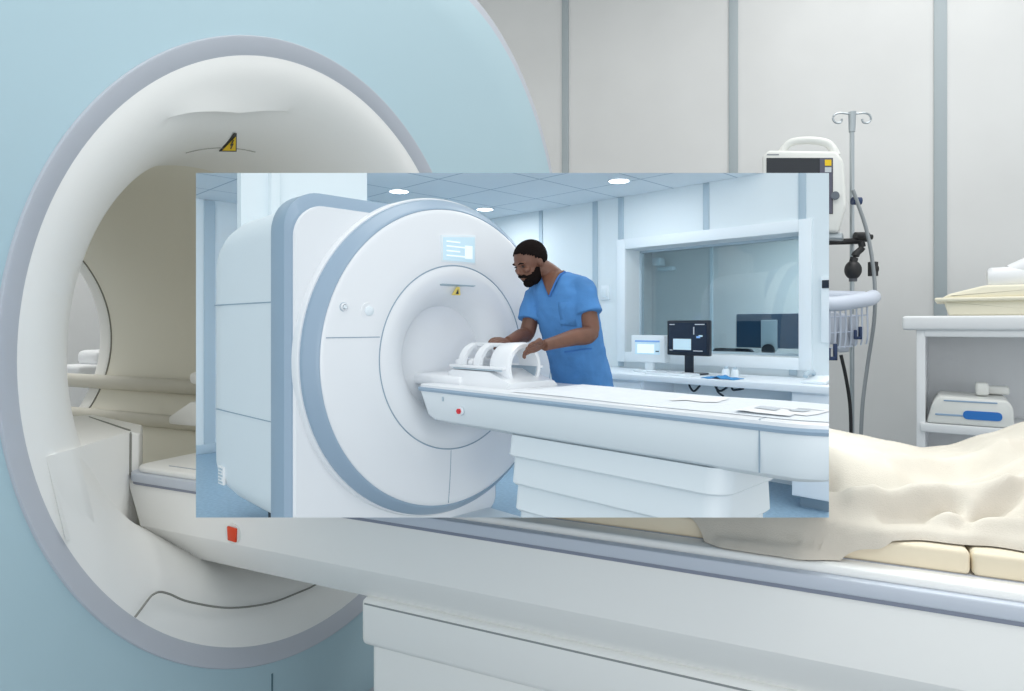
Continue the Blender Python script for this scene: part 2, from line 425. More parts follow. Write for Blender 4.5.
# ================================================================== PATIENT TABLE (big)
tb = thing('patient_table', 'long white patient table with blue grey bumper running out of the large scanner', 'patient table', (.9, 0, -1))
XL, XR = -.36, 2.3
def yz_loft(bm, prof, xs, bev=0):
    """prof(x) -> list of (y,z)"""
    loft(bm, [[Vector((x, y, z)) for y, z in prof(x)] for x in xs]); bmesh.ops.recalc_face_normals(bm, faces=bm.faces[:])
bm = B()
def body_prof(t):
    # t 0..1 slants the near end
    return [(-.296, -.312), (-.3, -.33), (-.3, -.415), (-.292, -.432), (-.245, -.492), (-.2, -.5), (.2, -.5), (.245, -.492), (.292, -.432), (.3, -.415), (.3, -.33), (.296, -.312)]
prof = body_prof(0)
def slant(z): return {0: 0}.get(0, 0) + max(0, (-.31 - z)) * .45 + max(0, (-.42 - z)) * 1.1
rings = []
for x in (XL, XL + .012, XL + .3, .6, 1.2, 1.8, XR):
    r = []
    for y, z in prof:
        xx = x + (slant(z) if x < XL + .1 else 0)
        f = .97 if x == XL else 1
        r.append(Vector((xx, y * f, z)))
    rings.append(r)
loft(bm, rings); bmesh.ops.recalc_face_normals(bm, faces=bm.faces[:]); part('table_body', bm, M_white, tb, sharp=25)
def plan_slab(bm, x0, x1, hw, z0, z1, r, bev, n=8):
    pts = []
    for cx, cy, a0 in ((x1 - .02, hw - .02, 0), (x0 + r, hw - r, 90), (x0 + r, -(hw - r), 180), (x1 - .02, -(hw - .02), 270)):
        rr = .02 if cx > 1 else r
        for k in range(n + 1):
            a = radians(a0 + 90 * k / n); pts.append(Vector((cx + rr * cos(a), cy + rr * sin(a), z0)))
    t = bmesh.new(); a = [t.verts.new(p) for p in pts]; b = [t.verts.new(p + Vector((0, 0, z1 - z0))) for p in pts]
    t.faces.new(a[::-1]); t.faces.new(b); N = len(pts)
    for i in range(N): t.faces.new((a[i], a[(i + 1) % N], b[(i + 1) % N], b[i]))
    bmesh.ops.recalc_face_normals(t, faces=t.faces[:])
    if bev: bmesh.ops.bevel(t, geom=[e for e in t.edges if abs(e.verts[0].co.z - e.verts[1].co.z) < 1e-6], offset=bev, segments=3, profile=.5, affect='EDGES')
    merge(bm, t)
bm = B(); plan_slab(bm, XL - .003, XR, .305, -.314, -.293, .05, .003); part('bumper_rail', bm, M_rail, tb, label='blue grey bumper rail along the table edge')
bm = B(); plan_slab(bm, XL, XR, .3025, -.320, -.313, .05, .001); part('rail_lip', bm, M_raild, tb)
bm = B(); plan_slab(bm, XL + .012, XR, .292, -.294, -.28, .045, .005); part('tabletop', bm, M_white, tb)
bm = B(); box(bm, XL + .1, XR, -.2565, -.2535, -.281, -.2788); part('top_groove', bm, mat('groove_grey', (176, 180, 190), .6), tb)
# pedestal with its stepped upper lip
bm = B(); box(bm, .316, 2.3, -.262, .262, -.585, -.49, .012, 3); part('pedestal_head', bm, M_white, tb)
bm = B(); box(bm, .33, 2.3, -.245, .245, -1.0, -.58, .012, 3); part('pedestal', bm, M_white, tb)
bm = B(); box(bm, .326, 2.3, -.2625, .2625, -.5015, -.4985); part('pedestal_seam', bm, mat('soft_seam', (150, 154, 154), .8), tb)
sb = B(); tube(sb, [(.006, -.2985, -.392), (.006, -.304, -.392)], .0215, 28, ref=(0, 0, 1)); sbo = part('button_bezel', sb, M_cream, tb, label='pale round bezel of the red button')
bm = B(); prism(bm, [(-.006, -.3035, -.376), (.021, -.3035, -.378), (.02, -.3035, -.408), (-.004, -.3035, -.406)], (0, -.005, 0), .0015); link('red_button', bm, M_red, sbo, 'o', label='red square stop button')
# pads on the table
for x0, x1, lab in ((.2, 1.335, 'long cream vinyl table pad partly under the blanket'), (1.337, 2.2, 'second cream vinyl pad at the near end of the large table')):
    bm = B(); box(bm, x0, x1, -.257, .257, -.28, -.247, .007, 3)
    o = link('table_pad', bm, M_vinyl, None, 'o', ((x0 + x1) / 2, 0, -.28)); tag(o, lab, 'mattress pad', 'cream pads on the large table')
# blanket
HEM = [(.80, .12), (.82, -.02), (.85, -.15), (.87, -.215), (.9, -.238), (.96, -.262), (1.02, -.286), (1.07, -.297), (1.12, -.290), (1.17, -.278), (1.22, -.262), (1.29, -.240), (1.36, -.226), (1.40, -.236), (1.5, -.24), (1.7, -.23), (2.0, -.23)]
CR = [(.80, -.240), (.9, -.225), (1.0, -.2), (1.08, -.178), (1.166, -.162), (1.22, -.170), (1.28, -.180), (1.34, -.192), (1.38, -.182), (1.44, -.150), (1.50, -.120), (1.7, -.06), (2.0, -.05)]
def itp(tab, x):
    if x <= tab[0][0]: return tab[0][1]
    for (a, b), (c, d) in zip(tab, tab[1:]):
        if x <= c:
            t = (x - a) / (c - a); t = t * t * (3 - 2 * t) * .5 + t * .5; return b + (d - b) * t
    return tab[-1][1]
def seg_ridge(x, y, a, b, w, h):
    ax, ay = a; bx, by = b; L2 = (bx - ax) ** 2 + (by - ay) ** 2
    t = max(0, min(1, ((x - ax) * (bx - ax) + (y - ay) * (by - ay)) / L2))
    d = hypot(x - ax - t * (bx - ax), y - ay - t * (by - ay)); return 1.5 * h * exp(-(d / w) ** 2) * (.35 + .65 * sin(pi * (.15 + .7 * t)))
FOLDS = [((.90, -.19), (1.25, -.10), .028, .020), ((1.0, -.25), (1.22, -.2), .016, .014), ((1.08, -.12), (1.42, .02), .03, .018), ((1.2, -.215), (1.40, -.12), .017, .022),
         ((1.3, -.2), (1.42, -.2), .012, .018), ((1.27, -.16), (1.5, -.02), .018, .014), ((1.36, -.17), (1.6, .02), .02, .022), ((1.12, -.235), (1.17, -.15), .012, -.012),
         ((1.24, -.225), (1.33, -.17), .011, -.016), ((1.33, -.21), (1.46, -.09), .010, -.018), ((1.18, -.06), (1.4, .05), .02, -.012)]
NU, NV = 260, 130
bm = B(); g = []
for i in range(NU + 1):
    x = .80 + 1.2 * i / NU; row = []
    yh = itp(HEM, x) + .004 * sin(x * 60) ; cz_ = itp(CR, x)
    for j in range(NV + 1):
        v = j / NV; y = yh + v * (.40 - yh)
        zb = -.2455 if y > -.258 else -.279 + .0335 * max(0, (y + .272) / .014) ** .7 if y > -.272 else -.279
        yc = .08
        if y < yc:
            t = (y - yh) / (yc - yh); gg = 1 - (1 - t) ** 1.6; gg = gg * .62 + .38 * t * t * (3 - 2 * t)
        else:
            t = (y - yc) / (.40 - yc); gg = cos(min(1, t) * pi / 2) ** .7 if t < 1 else 0
        z = zb + (cz_ - zb) * gg
        e = min(1, (y - yh) / .05) if y < yc else max(0, 1 - (y - yc) / .2)
        z += sum(seg_ridge(x, y, *f) for f in FOLDS) * e
        z += .004 * noise.noise(Vector((x * 9, y * 16, 1))) * e + .0016 * noise.noise(Vector((x * 40, y * 40, 3))) * e
        # rolled hem
        dd = (y - yh)
        z = max(z, zb + .001) + (.013 * sqrt(max(0, 1 - (1 - min(1, dd / .018)) ** 2)))
        if y > .27: z -= (y - .27) * 1.2
        row.append(bm.verts.new((x, y, z)))
    g.append(row)
for i in range(NU):
    for j in range(NV): bm.faces.new((g[i][j], g[i + 1][j], g[i + 1][j + 1], g[i][j + 1]))
bl = link('blanket', bm, M_blanket, None, 'o', (1.3, 0, -.25), sharp=180)
tag(bl, 'rumpled cream fleece blanket lying over the near end of the large table', 'blanket')
# ================================================================== things seen through / in the bore
HX = .13
hc = thing('head_coil', 'white stepped head support standing on the table inside the large bore', 'head coil', (-.38, 0, -.28))
bm = B(); box(bm, -.5 + HX, -.2 + HX, -.10, .12, -.28, -.2, .01); part('base', bm, M_white, hc)
bm = B(); prism(bm, [(-.575 + HX, -.12, -.21), (-.575 + HX, -.12, -.19), (-.49 + HX, -.12, -.145), (-.2 + HX, -.12, -.145), (-.2 + HX, -.12, -.21)], (0, .2, 0), .006); part('head_rest', bm, M_white, hc)
bm = B(); box(bm, -.46 + HX, -.2 + HX, -.09, .1, -.15, -.092, .006); box(bm, -.51 + HX, -.2 + HX, -.11, .09, -.1, -.068, .012, 3); part('upper_shelf', bm, M_white, hc)
dv = thing('equipment_case', 'small white device visible through the far end of the large bore', 'medical device', (-2.2, .77, -1))
bm = B(); p = PL(91, 362, 0, -2.2)
box(bm, -2.3, -2.1, .64, 1.0, -.22, -.14, .02, 3); part('case', bm, M_cab, dv)
bm = B(); box(bm, -2.3, -2.12, .74, 1.0, -.15, -.07, .03, 3); part('case_top', bm, M_cab, dv)
bm = B(); box(bm, -2.098, -2.09, .80, .9, -.16, -.145, .002); part('vent_slot', bm, M_cable, dv)
bm = B(); box(bm, -2.27, -2.14, .78, .9, -1.0, -.21, .01); part('stand', bm, M_cab, dv)

# ================================================================== RIGHT SIDE EQUIPMENT
def JP(px, py, d=3.45): return JO(px, py, d)
# IV pole stand
iv = thing('drip_stand', 'slim steel drip stand with a double hook top against the grey wall', 'drip stand', tuple(Vector((JP(851, 300, 3.5).x, JP(851, 300, 3.5).y, -1))))
D = 3.5
bm = B(); a = JP(852, 122, D); b_ = Vector((a.x, a.y, -.93)); tube(bm, [a, b_], .0115, 14); tube(bm, [JP(852, 132, D), JP(852.2, 112, D)], [.016, .02], 14); part('pole', bm, M_steel, iv)
for s in (-1, 1):
    bm = B(); pts = [(852, 114), (852 + s * 6, 113.5), (852 + s * 12, 113), (852 + s * 17, 114.5), (852 + s * 19, 118.5), (852 + s * 16.5, 122.5), (852 + s * 11.5, 122.5), (852 + s * 10, 119)]
    tube(bm, smooth_path([JP(x, y, D) for x, y in pts], 5), .0055, 8); part('hook', bm, M_steel, iv)
for k in range(5):
    an = 2 * pi * k / 5 + .3; bm = B(); e = Vector((b_.x + .26 * cos(an), b_.y + .26 * sin(an), -.95))
    tube(bm, [Vector((b_.x, b_.y, -.93)), e], [.018, .011], 10); lg = part('leg', bm, M_steel, iv)
    bm = B(); tube(bm, [Vector((e.x, e.y, -.975)) + Vector((-.012 * sin(an), .012 * cos(an), 0)), Vector((e.x, e.y, -.975)) - Vector((-.012 * sin(an), .012 * cos(an), 0))], .024, 14); link('caster', bm, M_black, lg)
# patient monitor: basis facing the camera, slightly turned
mn = thing('patient_monitor', 'white patient monitor with dark screen and carry handle beside the drip stand', 'monitor', tuple(JP(808, 240, 3.4)))
RM = (RO * .86 - FO * .5).normalized(); FM = UP.cross(RM).normalized()
MC = JP(804, 196, 3.33)
def mpx(px, py, b=0):
    d = FO + (px - CX) / FPX * RO + (HOR - py) / FPX * UP
    return camO + d * ((MC - camO).dot(FM) / d.dot(FM)) + FM * b
def mbox(bm, x0, y0, x1, y1, b0, b1, bev=0, mi=0, seg=3):
    pts = [mpx(x0, y0, b0), mpx(x1, y0, b0), mpx(x1, y1, b0), mpx(x0, y1, b0)]
    prism(bm, pts, FM * (b1 - b0), bev, seg, mi)
bm = B(); prism(bm, [mpx(*q) for q in ((768, 150), (836, 151), (843, 160), (846, 205), (838, 232), (768, 229), (762, 222), (762, 156))], FM * .07, .014, 3); part('front_housing', bm, M_cream, mn)
bm = B(); prism(bm, [mpx(*q, .06) for q in ((770, 155), (834, 156), (840, 166), (841, 210), (834, 231), (770, 228))], FM * .10, .02, 3); part('rear_housing', bm, mat('monitor_grey_back', (214, 214, 208), .5), mn)
bm = B(); mbox(bm, 766.5, 158, 833, 214, -.004, .002, .001, 0, 1); part('screen', bm, M_darkscr, mn)
bm = B(); mbox(bm, 820, 158.5, 832.5, 213.5, -.006, -.003, .0005, 0, 1); part('screen_side_column', bm, M_lilac, mn)
bm = B(); mbox(bm, 825, 160, 831.5, 166, -.008, -.005, .0005, 0, 1); part('yellow_key', bm, M_yellow, mn, label='small yellow square on the screen')
bm = B(); mbox(bm, 825, 167.5, 831.5, 172.5, -.008, -.005, .0005, 0, 1); part('white_key', bm, M_screwh, mn, label='small white square on the screen')
bm = B(); tube(bm, smooth_path([mpx(x, y, .05) for x, y in ((779, 153), (784, 145), (792, 139.5), (808, 138), (824, 140), (831, 145), (836, 154))], 6), .02, 14, ref=tuple(FM)); part('carry_handle', bm, M_cream, mn)
bm = B(); tube(bm, [mpx(835.5, 196, .0), mpx(835.5, 196, -.025)], .019, 20); part('dial', bm, mat('dial_grey', (104, 112, 122), .5), mn, label='grey round dial')
bm = B(); mbox(bm, 767, 154, 779, 155.2, -.0015, .001, 0); part('logo_line', bm, mat('logo_grey', (150, 154, 158), .6), mn)
bm = B(); mbox(bm, 806, 231, 842, 238, .05, .14, .008); part('mount_plate', bm, M_steel, mn)
# clamp + hanging hand pump
cl = thing('pole_clamp', 'black clamp arm on the drip stand just under the monitor', 'clamp', tuple(JP(851, 238, 3.47)))
bm = B(); tube(bm, [JP(826, 242, 3.42), JP(862, 241, 3.44)], .016, 12); part('clamp_bar', bm, M_black, cl)
bm = B(); tube(bm, [JP(855, 237, 3.44), JP(868, 237, 3.44)], .026, 14); part('clamp_jaw', bm, M_black, cl)
bm = B(); tube(bm, [JP(868, 237, 3.44), JP(872, 237, 3.44)], .014, 12); part('clamp_knob', bm, M_black, cl)
bu = thing('pressure_bulb', 'black rubber pressure bulb hanging below the pole clamp', 'pump bulb', tuple(JP(853, 270, 3.4)))
c = JP(853, 270, 3.4); bm = B(); ell(bm, c, (RO * .042, FO * .042, UP * .05)); part('bulb', bm, M_black, bu)
bm = B(); tube(bm, smooth_path([JP(853, 262, 3.4), JP(856, 254, 3.4), JP(862, 248, 3.4), JP(861, 242, 3.4)], 4), [.02] * 5 + [.017] * 8, 12); part('neck', bm, M_black, bu)
bm = B(); tube(bm, [c + UP * -.045, c + UP * -.06], .02, 14); part('valve', bm, mat('valve_grey', (84, 88, 94), .4), bu)
cp = thing('cable_clip', 'small black clip holding the grey hose beside the bulb', 'clip', tuple(JP(873, 268, 3.4)))
bm = B(); a, b2 = JP(870, 269, 3.4), JP(877, 269, 3.4); tube(bm, [a, b2], .02, 14); part('clip_body', bm, M_black, cp)
bm = B(); tube(bm, [JP(873, 262, 3.4), JP(873, 276, 3.4)], .024, 6); part('clip_block', bm, M_black, cp)
bm = B(); tube(bm, smooth_path([JP(x, y, 3.38) for x, y in ((853, 190), (858, 204), (866, 228), (872, 258), (875, 290), (874, 322), (868, 362), (863, 400), (861, 436), (861, 480))], 6), .0095, 10)
tag(link('hose', bm, M_cable, None, 'o', tuple(JP(861, 480, 3.38))), 'long grey hose hanging from the monitor in a shallow curve', 'hose')
bm = B(); tube(bm, smooth_path([JP(x, y, 3.3) for x, y in ((841, 355), (846, 378), (850, 405), (851, 436), (851, 480))], 6), .0085, 10)
tag(link('cable', bm, M_black, None, 'o', tuple(JP(851, 480, 3.3))), 'thin black cable hanging below the wire basket', 'cable')
bm = B(); c = JP(856, 201, 3.4); tube(bm, [c - RO * .02, c + RO * .025], .02, 12)
tag(link('hose_connector', bm, M_navy, None, 'o', tuple(c)), 'dark blue connector where the grey hose meets the monitor', 'connector')
# basket with handle and supplies
bk = thing('supply_basket', 'white basket with rounded handle clamped to the stand below the bulb', 'basket', tuple(JP(845, 340, 3.35)))
bm = B(); tube(bm, smooth_path([JP(x, y, d) for x, y, d in ((815, 301, 3.25), (832, 304, 3.22), (850, 302, 3.22), (868, 299, 3.25), (873, 297, 3.33))], 6), .037, 16, ref=(0, 0, 1)); part('handle', bm, M_bask, bk)
bm = B(); tube(bm, [JP(826, 296, 3.4), JP(864, 297, 3.4)], .03, 14); part('rear_rail', bm, M_bask, bk)
for k in range(9):
    x = 824 + k * 5.4; bm = B(); tube(bm, smooth_path([JP(x, 306, 3.27), JP(x + .5, 335, 3.28), JP(x - 1, 352 - k, 3.3)], 4), .0045, 6); part('wire', bm, M_bask, bk)
for y in (318, 334, 349):
    bm = B(); tube(bm, [JP(818, y, 3.29), JP(868 - (y - 318) * .5, y - 3, 3.3)], .004, 6); part('wire', bm, M_bask, bk)
for (x, y, w_, h_, ti) in ((832, 328, .05, .17, .1), (842, 333, .055, .2, -.06), (853, 330, .045, .16, .05)):
    c = JP(x, y, 3.36); M = Matrix.Translation(c) @ Matrix.Rotation(math.atan2(RO.y, RO.x), 4, 'Z') @ Matrix.Rotation(ti, 4, 'Y')
    bm = B(); box(bm, -w_ / 2, w_ / 2, -.02, .02, -h_ / 2, h_ / 2, .012, 3, M); o = link('supply_packet', bm, M_bag, None, 'o', tuple(c))
    tag(o, {832: 'pale packet nearest the monitor side in the basket', 842: 'tallest pale packet in the middle of the basket', 853: 'pale packet beside the blue clip in the basket'}[x], 'packet', 'pale packets in the wire basket')
for (x, y, s, lab) in ((857, 333, .032, 'blue clip hooked on the outer side of the basket'), (831, 352, .042, 'dark blue clip hanging under the basket')):
    c = JP(x, y, 3.25); M = Matrix.Translation(c) @ Matrix.Rotation(math.atan2(RO.y, RO.x), 4, 'Z')
    bm = B(); box(bm, -s * .45, -s * .1, -.01, .01, -s, s * .5, .004, 2, M); box(bm, -s * .1, s * .7, -.01, .01, -s, -s * .55, .004, 2, M); box(bm, s * .3, s * .7, -.01, .01, -s, s, .004, 2, M)
    tag(link('clip', bm, M_navy, None, 'o', tuple(c)), lab, 'clip')
# cabinet
CAn = Vector((1.507, 2.2, 0)); vx = (FO - .30 * RO).normalized() * -1   # runs from the far corner towards the right, nearer
vx = (RO * .83 - FO * .56).normalized(); vy = UP.cross(vx).normalized()
def cp3(a, b, z): return CAn + vx * a + vy * b + UP * z
MC2 = Matrix(((vx.x, vy.x, 0, CAn.x), (vx.y, vy.y, 0, CAn.y), (0, 0, 1, 0), (0, 0, 0, 1)))
cb = thing('shelf_cabinet', 'white open shelf cabinet standing against the grey wall right of the drip stand', 'cabinet', tuple(cp3(.5, .25, -1)))
bm = B(); box(bm, -.01, 1.2, -.01, .5, .035, .1, .012, 3, MC2); part('cabinet_top', bm, M_cab, cb)
bm = B(); box(bm, .045, .08, .01, .48, -1.0, .036, .003, 2, MC2); part('side_panel', bm, M_cab, cb)
bm = B(); box(bm, 1.15, 1.18, .01, .48, -1.0, .036, .003, 2, MC2); part('side_panel', bm, M_cab, cb)
bm = B(); box(bm, .08, 1.15, .45, .48, -1.0, .036, 0, 2, MC2); part('back_panel', bm, M_cab, cb)
bm = B(); box(bm, .078, 1.155, .005, .045, .005, .036, .003, 2, MC2); part('top_rail', bm, M_cab, cb)
for z in (-.39, -.75):
    bm = B(); box(bm, .06, 1.16, -.01, .46, z - .04, z, .006, 2, MC2); part('shelf', bm, M_cab, cb)
# device on shelf
cp_=cp3
def cp3(a, b, z): return cp_(.085 + (a - .10) * .82, b, z)
de = thing('infusion_device', 'flat white device with a blue front grip on the cabinet shelf', 'medical device', tuple(cp3(.32, .2, -.39)))
bm = B(); prism(bm, [cp3(a, 0.0, z) for a, z in ((.10, -.388), (.125, -.30), (.155, -.262), (.46, -.268), (.485, -.30), (.49, -.388))], vy * .3, .012, 3); part('housing', bm, M_cream, de)
bm = B(); box(bm, .222, .362, -.004, .004, -.36, -.322, .016, 3, MC2, sel=lambda e: abs(e.verts[0].co.y - e.verts[1].co.y) > .001); part('blue_grip', bm, M_bluep, de, label='blue grip on the device front')
bm = B(); box(bm, .118, .222, -.003, .003, -.350, -.342, .001, 1, MC2); box(bm, .15, .345, -.003, .003, -.285, -.279, .001, 1, MC2); part('trim_line', bm, mat('device_line', (150, 176, 204), .5), de)
bm = B(); box(bm, .27, .32, .1, .2, -.262, -.205, .012, 3, MC2); box(bm, .28, .4, .2, .28, -.262, -.225, .01, 3, MC2); part('top_clip', bm, M_cream, de)
# tray + roll on top
cp3 = cp_
ty = thing('instrument_tray', 'ivory lidded tray resting on top of the white shelf cabinet', 'tray', tuple(cp3(.5, .25, .1)))
bm = B(); prism(bm, [cp3(a, .04, z) for a, z in ((.17, .10), (.15, .165), (.155, .172), (.62, .17), (.62, .10))], vy * .36, .01, 3); part('tray_body', bm, M_tray, ty)
bm = B(); box(bm, .115, .7, .015, .42, .165, .183, .008, 3, MC2); part('tray_rim', bm, M_tray, ty)
bm = B(); prism(bm, [cp3(a, .04, z) for a, z in ((.14, .18), (.17, .2), (.3, .235), (.62, .235), (.62, .18))], vy * .34, .012, 3); part('tray_lid', bm, M_tray, ty)
rl = thing('bandage_roll', 'white rounded roll lying on the ivory tray', 'roll', tuple(cp3(.5, .2, .235)))
bm = B(); tube(bm, [cp3(.315, .12, .265), cp3(.325, .12, .265), cp3(.45, .16, .272), cp3(.6, .2, .29)], [.042, .052, .052, .055], 20); part('roll_body', bm, M_cab, rl)
bm = B(); tube(bm, [cp3(.40, .15, .29), cp3(.54, .17, .35)], [.04, .05], 16); part('roll_end', bm, M_cab, rl)

# ================================================================== MODEL ROOM (setting)
CZ = 1.42; WY = 2.6; LX = -3.5
bm = B(); box(bm, LX - .1, 3.2, -2.6, 5.3, FLI - .05, FLI)
fl = struct('floor_inner', bm, I_floor, 'i', (0, 0, FLI), label='blue speckled floor of the smaller bright room')
bm = B(); box(bm, -.75, .35, .7, 1.5, FLI - .40, FLI - .05, .02)
struct('floor_plinth', bm, I_body, 'i', (-.2, 1.1, FLI - .4))
bm = B(); box(bm, LX - .1, 3.2, -2.6, WY + .26, CZ, CZ + .05); struct('ceiling_inner', bm, I_ceil, 'i', (0, 0, CZ), label='tiled ceiling of the smaller bright room')
bm = B(); box(bm, LX - .1, LX, -2.6, WY + .26, FLI, CZ); wl = struct('wall_end', bm, I_wall, 'i', (LX, 0, FLI))
y_ = PL(209, 300, 0, LX, 'i').y
bm = B(); box(bm, LX, LX + .02, y_ - .05, y_ + .05, FLI + .02, CZ - .01); link('joint_strip', bm, I_strip, wl, 'i')
bm = B(); box(bm, LX, LX + .025, -2.6, WY, FLI, FLI + .09, .003); struct('baseboard_end', bm, I_strip, 'i', (LX, 0, FLI))
# window wall with opening
OX0, OX1, OZ0, OZ1 = -.5, 1.12, -.06, .915
bm = B()
for b4 in ((LX, OX0, FLI, CZ), (OX1, 3.2, FLI, CZ), (OX0, OX1, OZ1, CZ), (OX0, OX1, FLI, OZ0)): box(bm, b4[0], b4[1], WY, WY + .26, b4[2], b4[3])
ww = struct('wall_window', bm, I_wall, 'i', (0, WY, FLI), label='pale wall with the observation window in the smaller room')
for x, z0, w_ in ((-1.6, FLI, .05), (-.87, -.2, .06), (-.56, 1.0, .06), (.33, 1.0, .055), (1.14, 1.0, .055)):
    bm = B(); box(bm, x - w_ / 2, x + w_ / 2, WY - .012, WY, z0, CZ - .002, .002); link('joint_strip', bm, I_strip, ww, 'i')
for x in (-.56, .52 + .55):
    bm = B(); box(bm, x - .03, x + .03, WY - .012, WY, -.2, -.14, .002); link('joint_strip', bm, I_strip, ww, 'i')
wn = bpy.data.objects.new('window_1', None); C.objects.link(wn); wn.matrix_world = MI @ Matrix.Translation((.3, WY, -.1)); wn['_b'] = (.3, WY, -.1); wn['_s'] = 'i'; wn['kind'] = 'structure'; wn['label'] = 'wide observation window with tinted glass'
bm = B(); T = .095
for b4 in ((OX0 - T, OX0, OZ0 - T, OZ1 + T), (OX1, OX1 + T, OZ0 - T, OZ1 + T), (OX0, OX1, OZ1, OZ1 + T), (OX0, OX1, OZ0 - T, OZ0)): box(bm, b4[0], b4[1], WY - .03, WY + .005, b4[2], b4[3], .003)
link('window_frame', bm, I_frame, wn, 'i')
bm = B(); GY = 2.82
for b4 in ((OX0, OX0 + .02, OZ0, OZ1), (OX1 - .02, OX1, OZ0, OZ1), (OX0, OX1, OZ1 - .02, OZ1), (OX0, OX1, OZ0, OZ0 + .02)): box(bm, b4[0], b4[1], GY, GY + .04, b4[2], b4[3])
link('glazing_bead', bm, I_strip, wn, 'i')
bm = B(); box(bm, OX0 + .01, OX1 - .01, GY + .012, GY + .022, OZ0 + .01, OZ1 - .01); link('glass_pane', bm, I_glass, wn, 'i')
# control room behind the glass
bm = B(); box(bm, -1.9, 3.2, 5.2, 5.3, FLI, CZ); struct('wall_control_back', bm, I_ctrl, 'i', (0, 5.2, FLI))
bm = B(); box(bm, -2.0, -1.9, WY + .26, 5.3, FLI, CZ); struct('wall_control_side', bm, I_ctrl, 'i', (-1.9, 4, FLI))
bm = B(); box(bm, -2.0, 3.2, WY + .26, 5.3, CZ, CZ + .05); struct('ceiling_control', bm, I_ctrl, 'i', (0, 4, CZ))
for x in (-.9, .3, 1.5, .95):
    pass
bm = B()
for x in (-1.0, .15, .75): box(bm, x - .02, x + .02, 5.18, 5.2, FLI, CZ - .01)
struct('trim_1', bm, I_strip, 'i', (0, 5.18, FLI))
# ceiling lamps
for px, py, lab in ((399, 191, 'round ceiling light above the smaller scanner, nearest the white duct'), (485, 209, 'round ceiling light just above the technician\'s side of the smaller scanner'), (619, 180.5, 'round ceiling light over the observation window wall')):
    p = PL(px, py, 2, CZ, 'i')
    t = thing('ceiling_light', lab, 'ceiling light', tuple(p), 'i', 'round ceiling lights in the smaller room')
    bm = B(); r_ = .085
    def zc(r0, r1, z0, z1):
        n = 32; rings = []
        for rr, zz in ((r1, z1), (r1, z0), (r0, z0), (r0, z1)): rings.append([Vector((p.x + rr * cos(2 * pi * k / n), p.y + rr * sin(2 * pi * k / n), zz)) for k in range(n)])
        loft(bm, rings, caps=False)
    zc(r_, r_ + .018, CZ - .008, CZ); bmesh.ops.recalc_face_normals(bm, faces=bm.faces[:]); part('lamp_rim', bm, I_frame, t)
    bm = B(); loft(bm, [[Vector((p.x + r_ * cos(2 * pi * k / 32), p.y + r_ * sin(2 * pi * k / 32), z)) for k in range(32)] for z in (CZ - .006, CZ)]); bmesh.ops.recalc_face_normals(bm, faces=bm.faces[:]); part('lamp_disc', bm, I_lamp, t)
# duct / column above the scanner
cdx = -1.05
bm = B(); ya, yb, yc, yd = [PL(q, 190, 0, cdx, 'i').y for q in (241, 268, 277, 367)]
box(bm, cdx - .06, cdx, ya, yb, .72, CZ); box(bm, cdx - .06, cdx + .05, yb, yc, .72, CZ, .01); box(bm, cdx - .06, cdx, yc, yd, .72, CZ)
tag(link('service_duct', bm, I_wall, None, 'i', (cdx, 0, .5)), 'boxed white service duct rising from the smaller scanner to the ceiling', 'duct')
# ================================================================== SMALLER SCANNER
s2 = thing('mri_scanner', 'smaller glossy white scanner with blue grey ring and side frame in the bright room', 'medical scanner', (-.8, 0, FLI), 'i')
YS = .985
xa = PL(289, 350, 1, -YS, 'i').x; xb_ = PL(272, 350, 1, -YS, 'i').x; xc = PL(215, 350, 1, -YS, 'i').x
def rrect(hw, top, bot, r, rb, n=10):
    pts = []; h2 = hw - .48
    for cx, cz, a0, rr in ((h2 - .3, top - .3, 0, .3), (-(hw - r), top - r, 90, r), (-(hw - rb), bot + rb, 180, rb), (h2 - rb, bot + rb, 270, rb)):
        for k in range(n + 1):
            a = radians(a0 + 90 * k / n); pts.append((cx + rr * cos(a), cz + rr * sin(a)))
    return pts
def xloft(bm, secs):
    loft(bm, [[Vector((x, y, z)) for y, z in pts] for x, pts in secs]); bmesh.ops.recalc_face_normals(bm, faces=bm.faces[:])
TOPZ = .895
xc -= .08
bm = B(); xloft(bm, [(xb_, rrect(YS - .008, TOPZ - .03, FLI + .15, .2, .16)), (xc + .3, rrect(YS - .008, TOPZ - .045, FLI + .17, .2, .16)), (xc + .16, rrect(YS - .012, TOPZ - .07, FLI + .19, .2, .16)), (xc + .07, rrect(YS - .02, TOPZ - .11, FLI + .21, .2, .16)), (xc + .02, rrect(YS - .03, TOPZ - .16, FLI + .24, .2, .16)), (xc, rrect(YS - .06, TOPZ - .22, FLI + .28, .18, .15))])
part('rear_body', bm, I_body, s2)
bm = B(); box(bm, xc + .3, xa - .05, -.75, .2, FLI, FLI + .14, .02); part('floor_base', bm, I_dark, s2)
bm = B(); xloft(bm, [(xb_ - .005, rrect(YS + .004, TOPZ, FLI + .02, .2, .1)), (xb_ + .02, rrect(YS + .012, TOPZ + .012, FLI + .01, .2, .1)), (xa - .03, rrect(YS + .012, TOPZ + .012, FLI + .01, .2, .1)), (xa, rrect(YS - .012, TOPZ - .052, FLI + .01, .18, .1))])
part('side_frame', bm, I_grey, s2, sharp=30, label='blue grey rounded frame between the rear body and front')
bm = B(); xloft(bm, [(xa - .002, rrect(YS - .02, TOPZ - .06, FLI + .012, .18, .1)), (xa + .015, rrect(YS - .03, TOPZ - .066, FLI + .012, .17, .1))])
part('front_housing', bm, I_white, s2)
zs = PL(216, 306, 1, -YS, 'i').z
bm = B(); box(bm, xc + .06, xb_ - .01, -YS + .004, -YS + .016, .315, .321); part('body_seam', bm, I_seam, s2)
bm = B(); box(bm, xc + .08, xb_ - .01, -YS + .004, -YS + .0145, -.335, -.330); part('body_seam', bm, I_seam, s2)
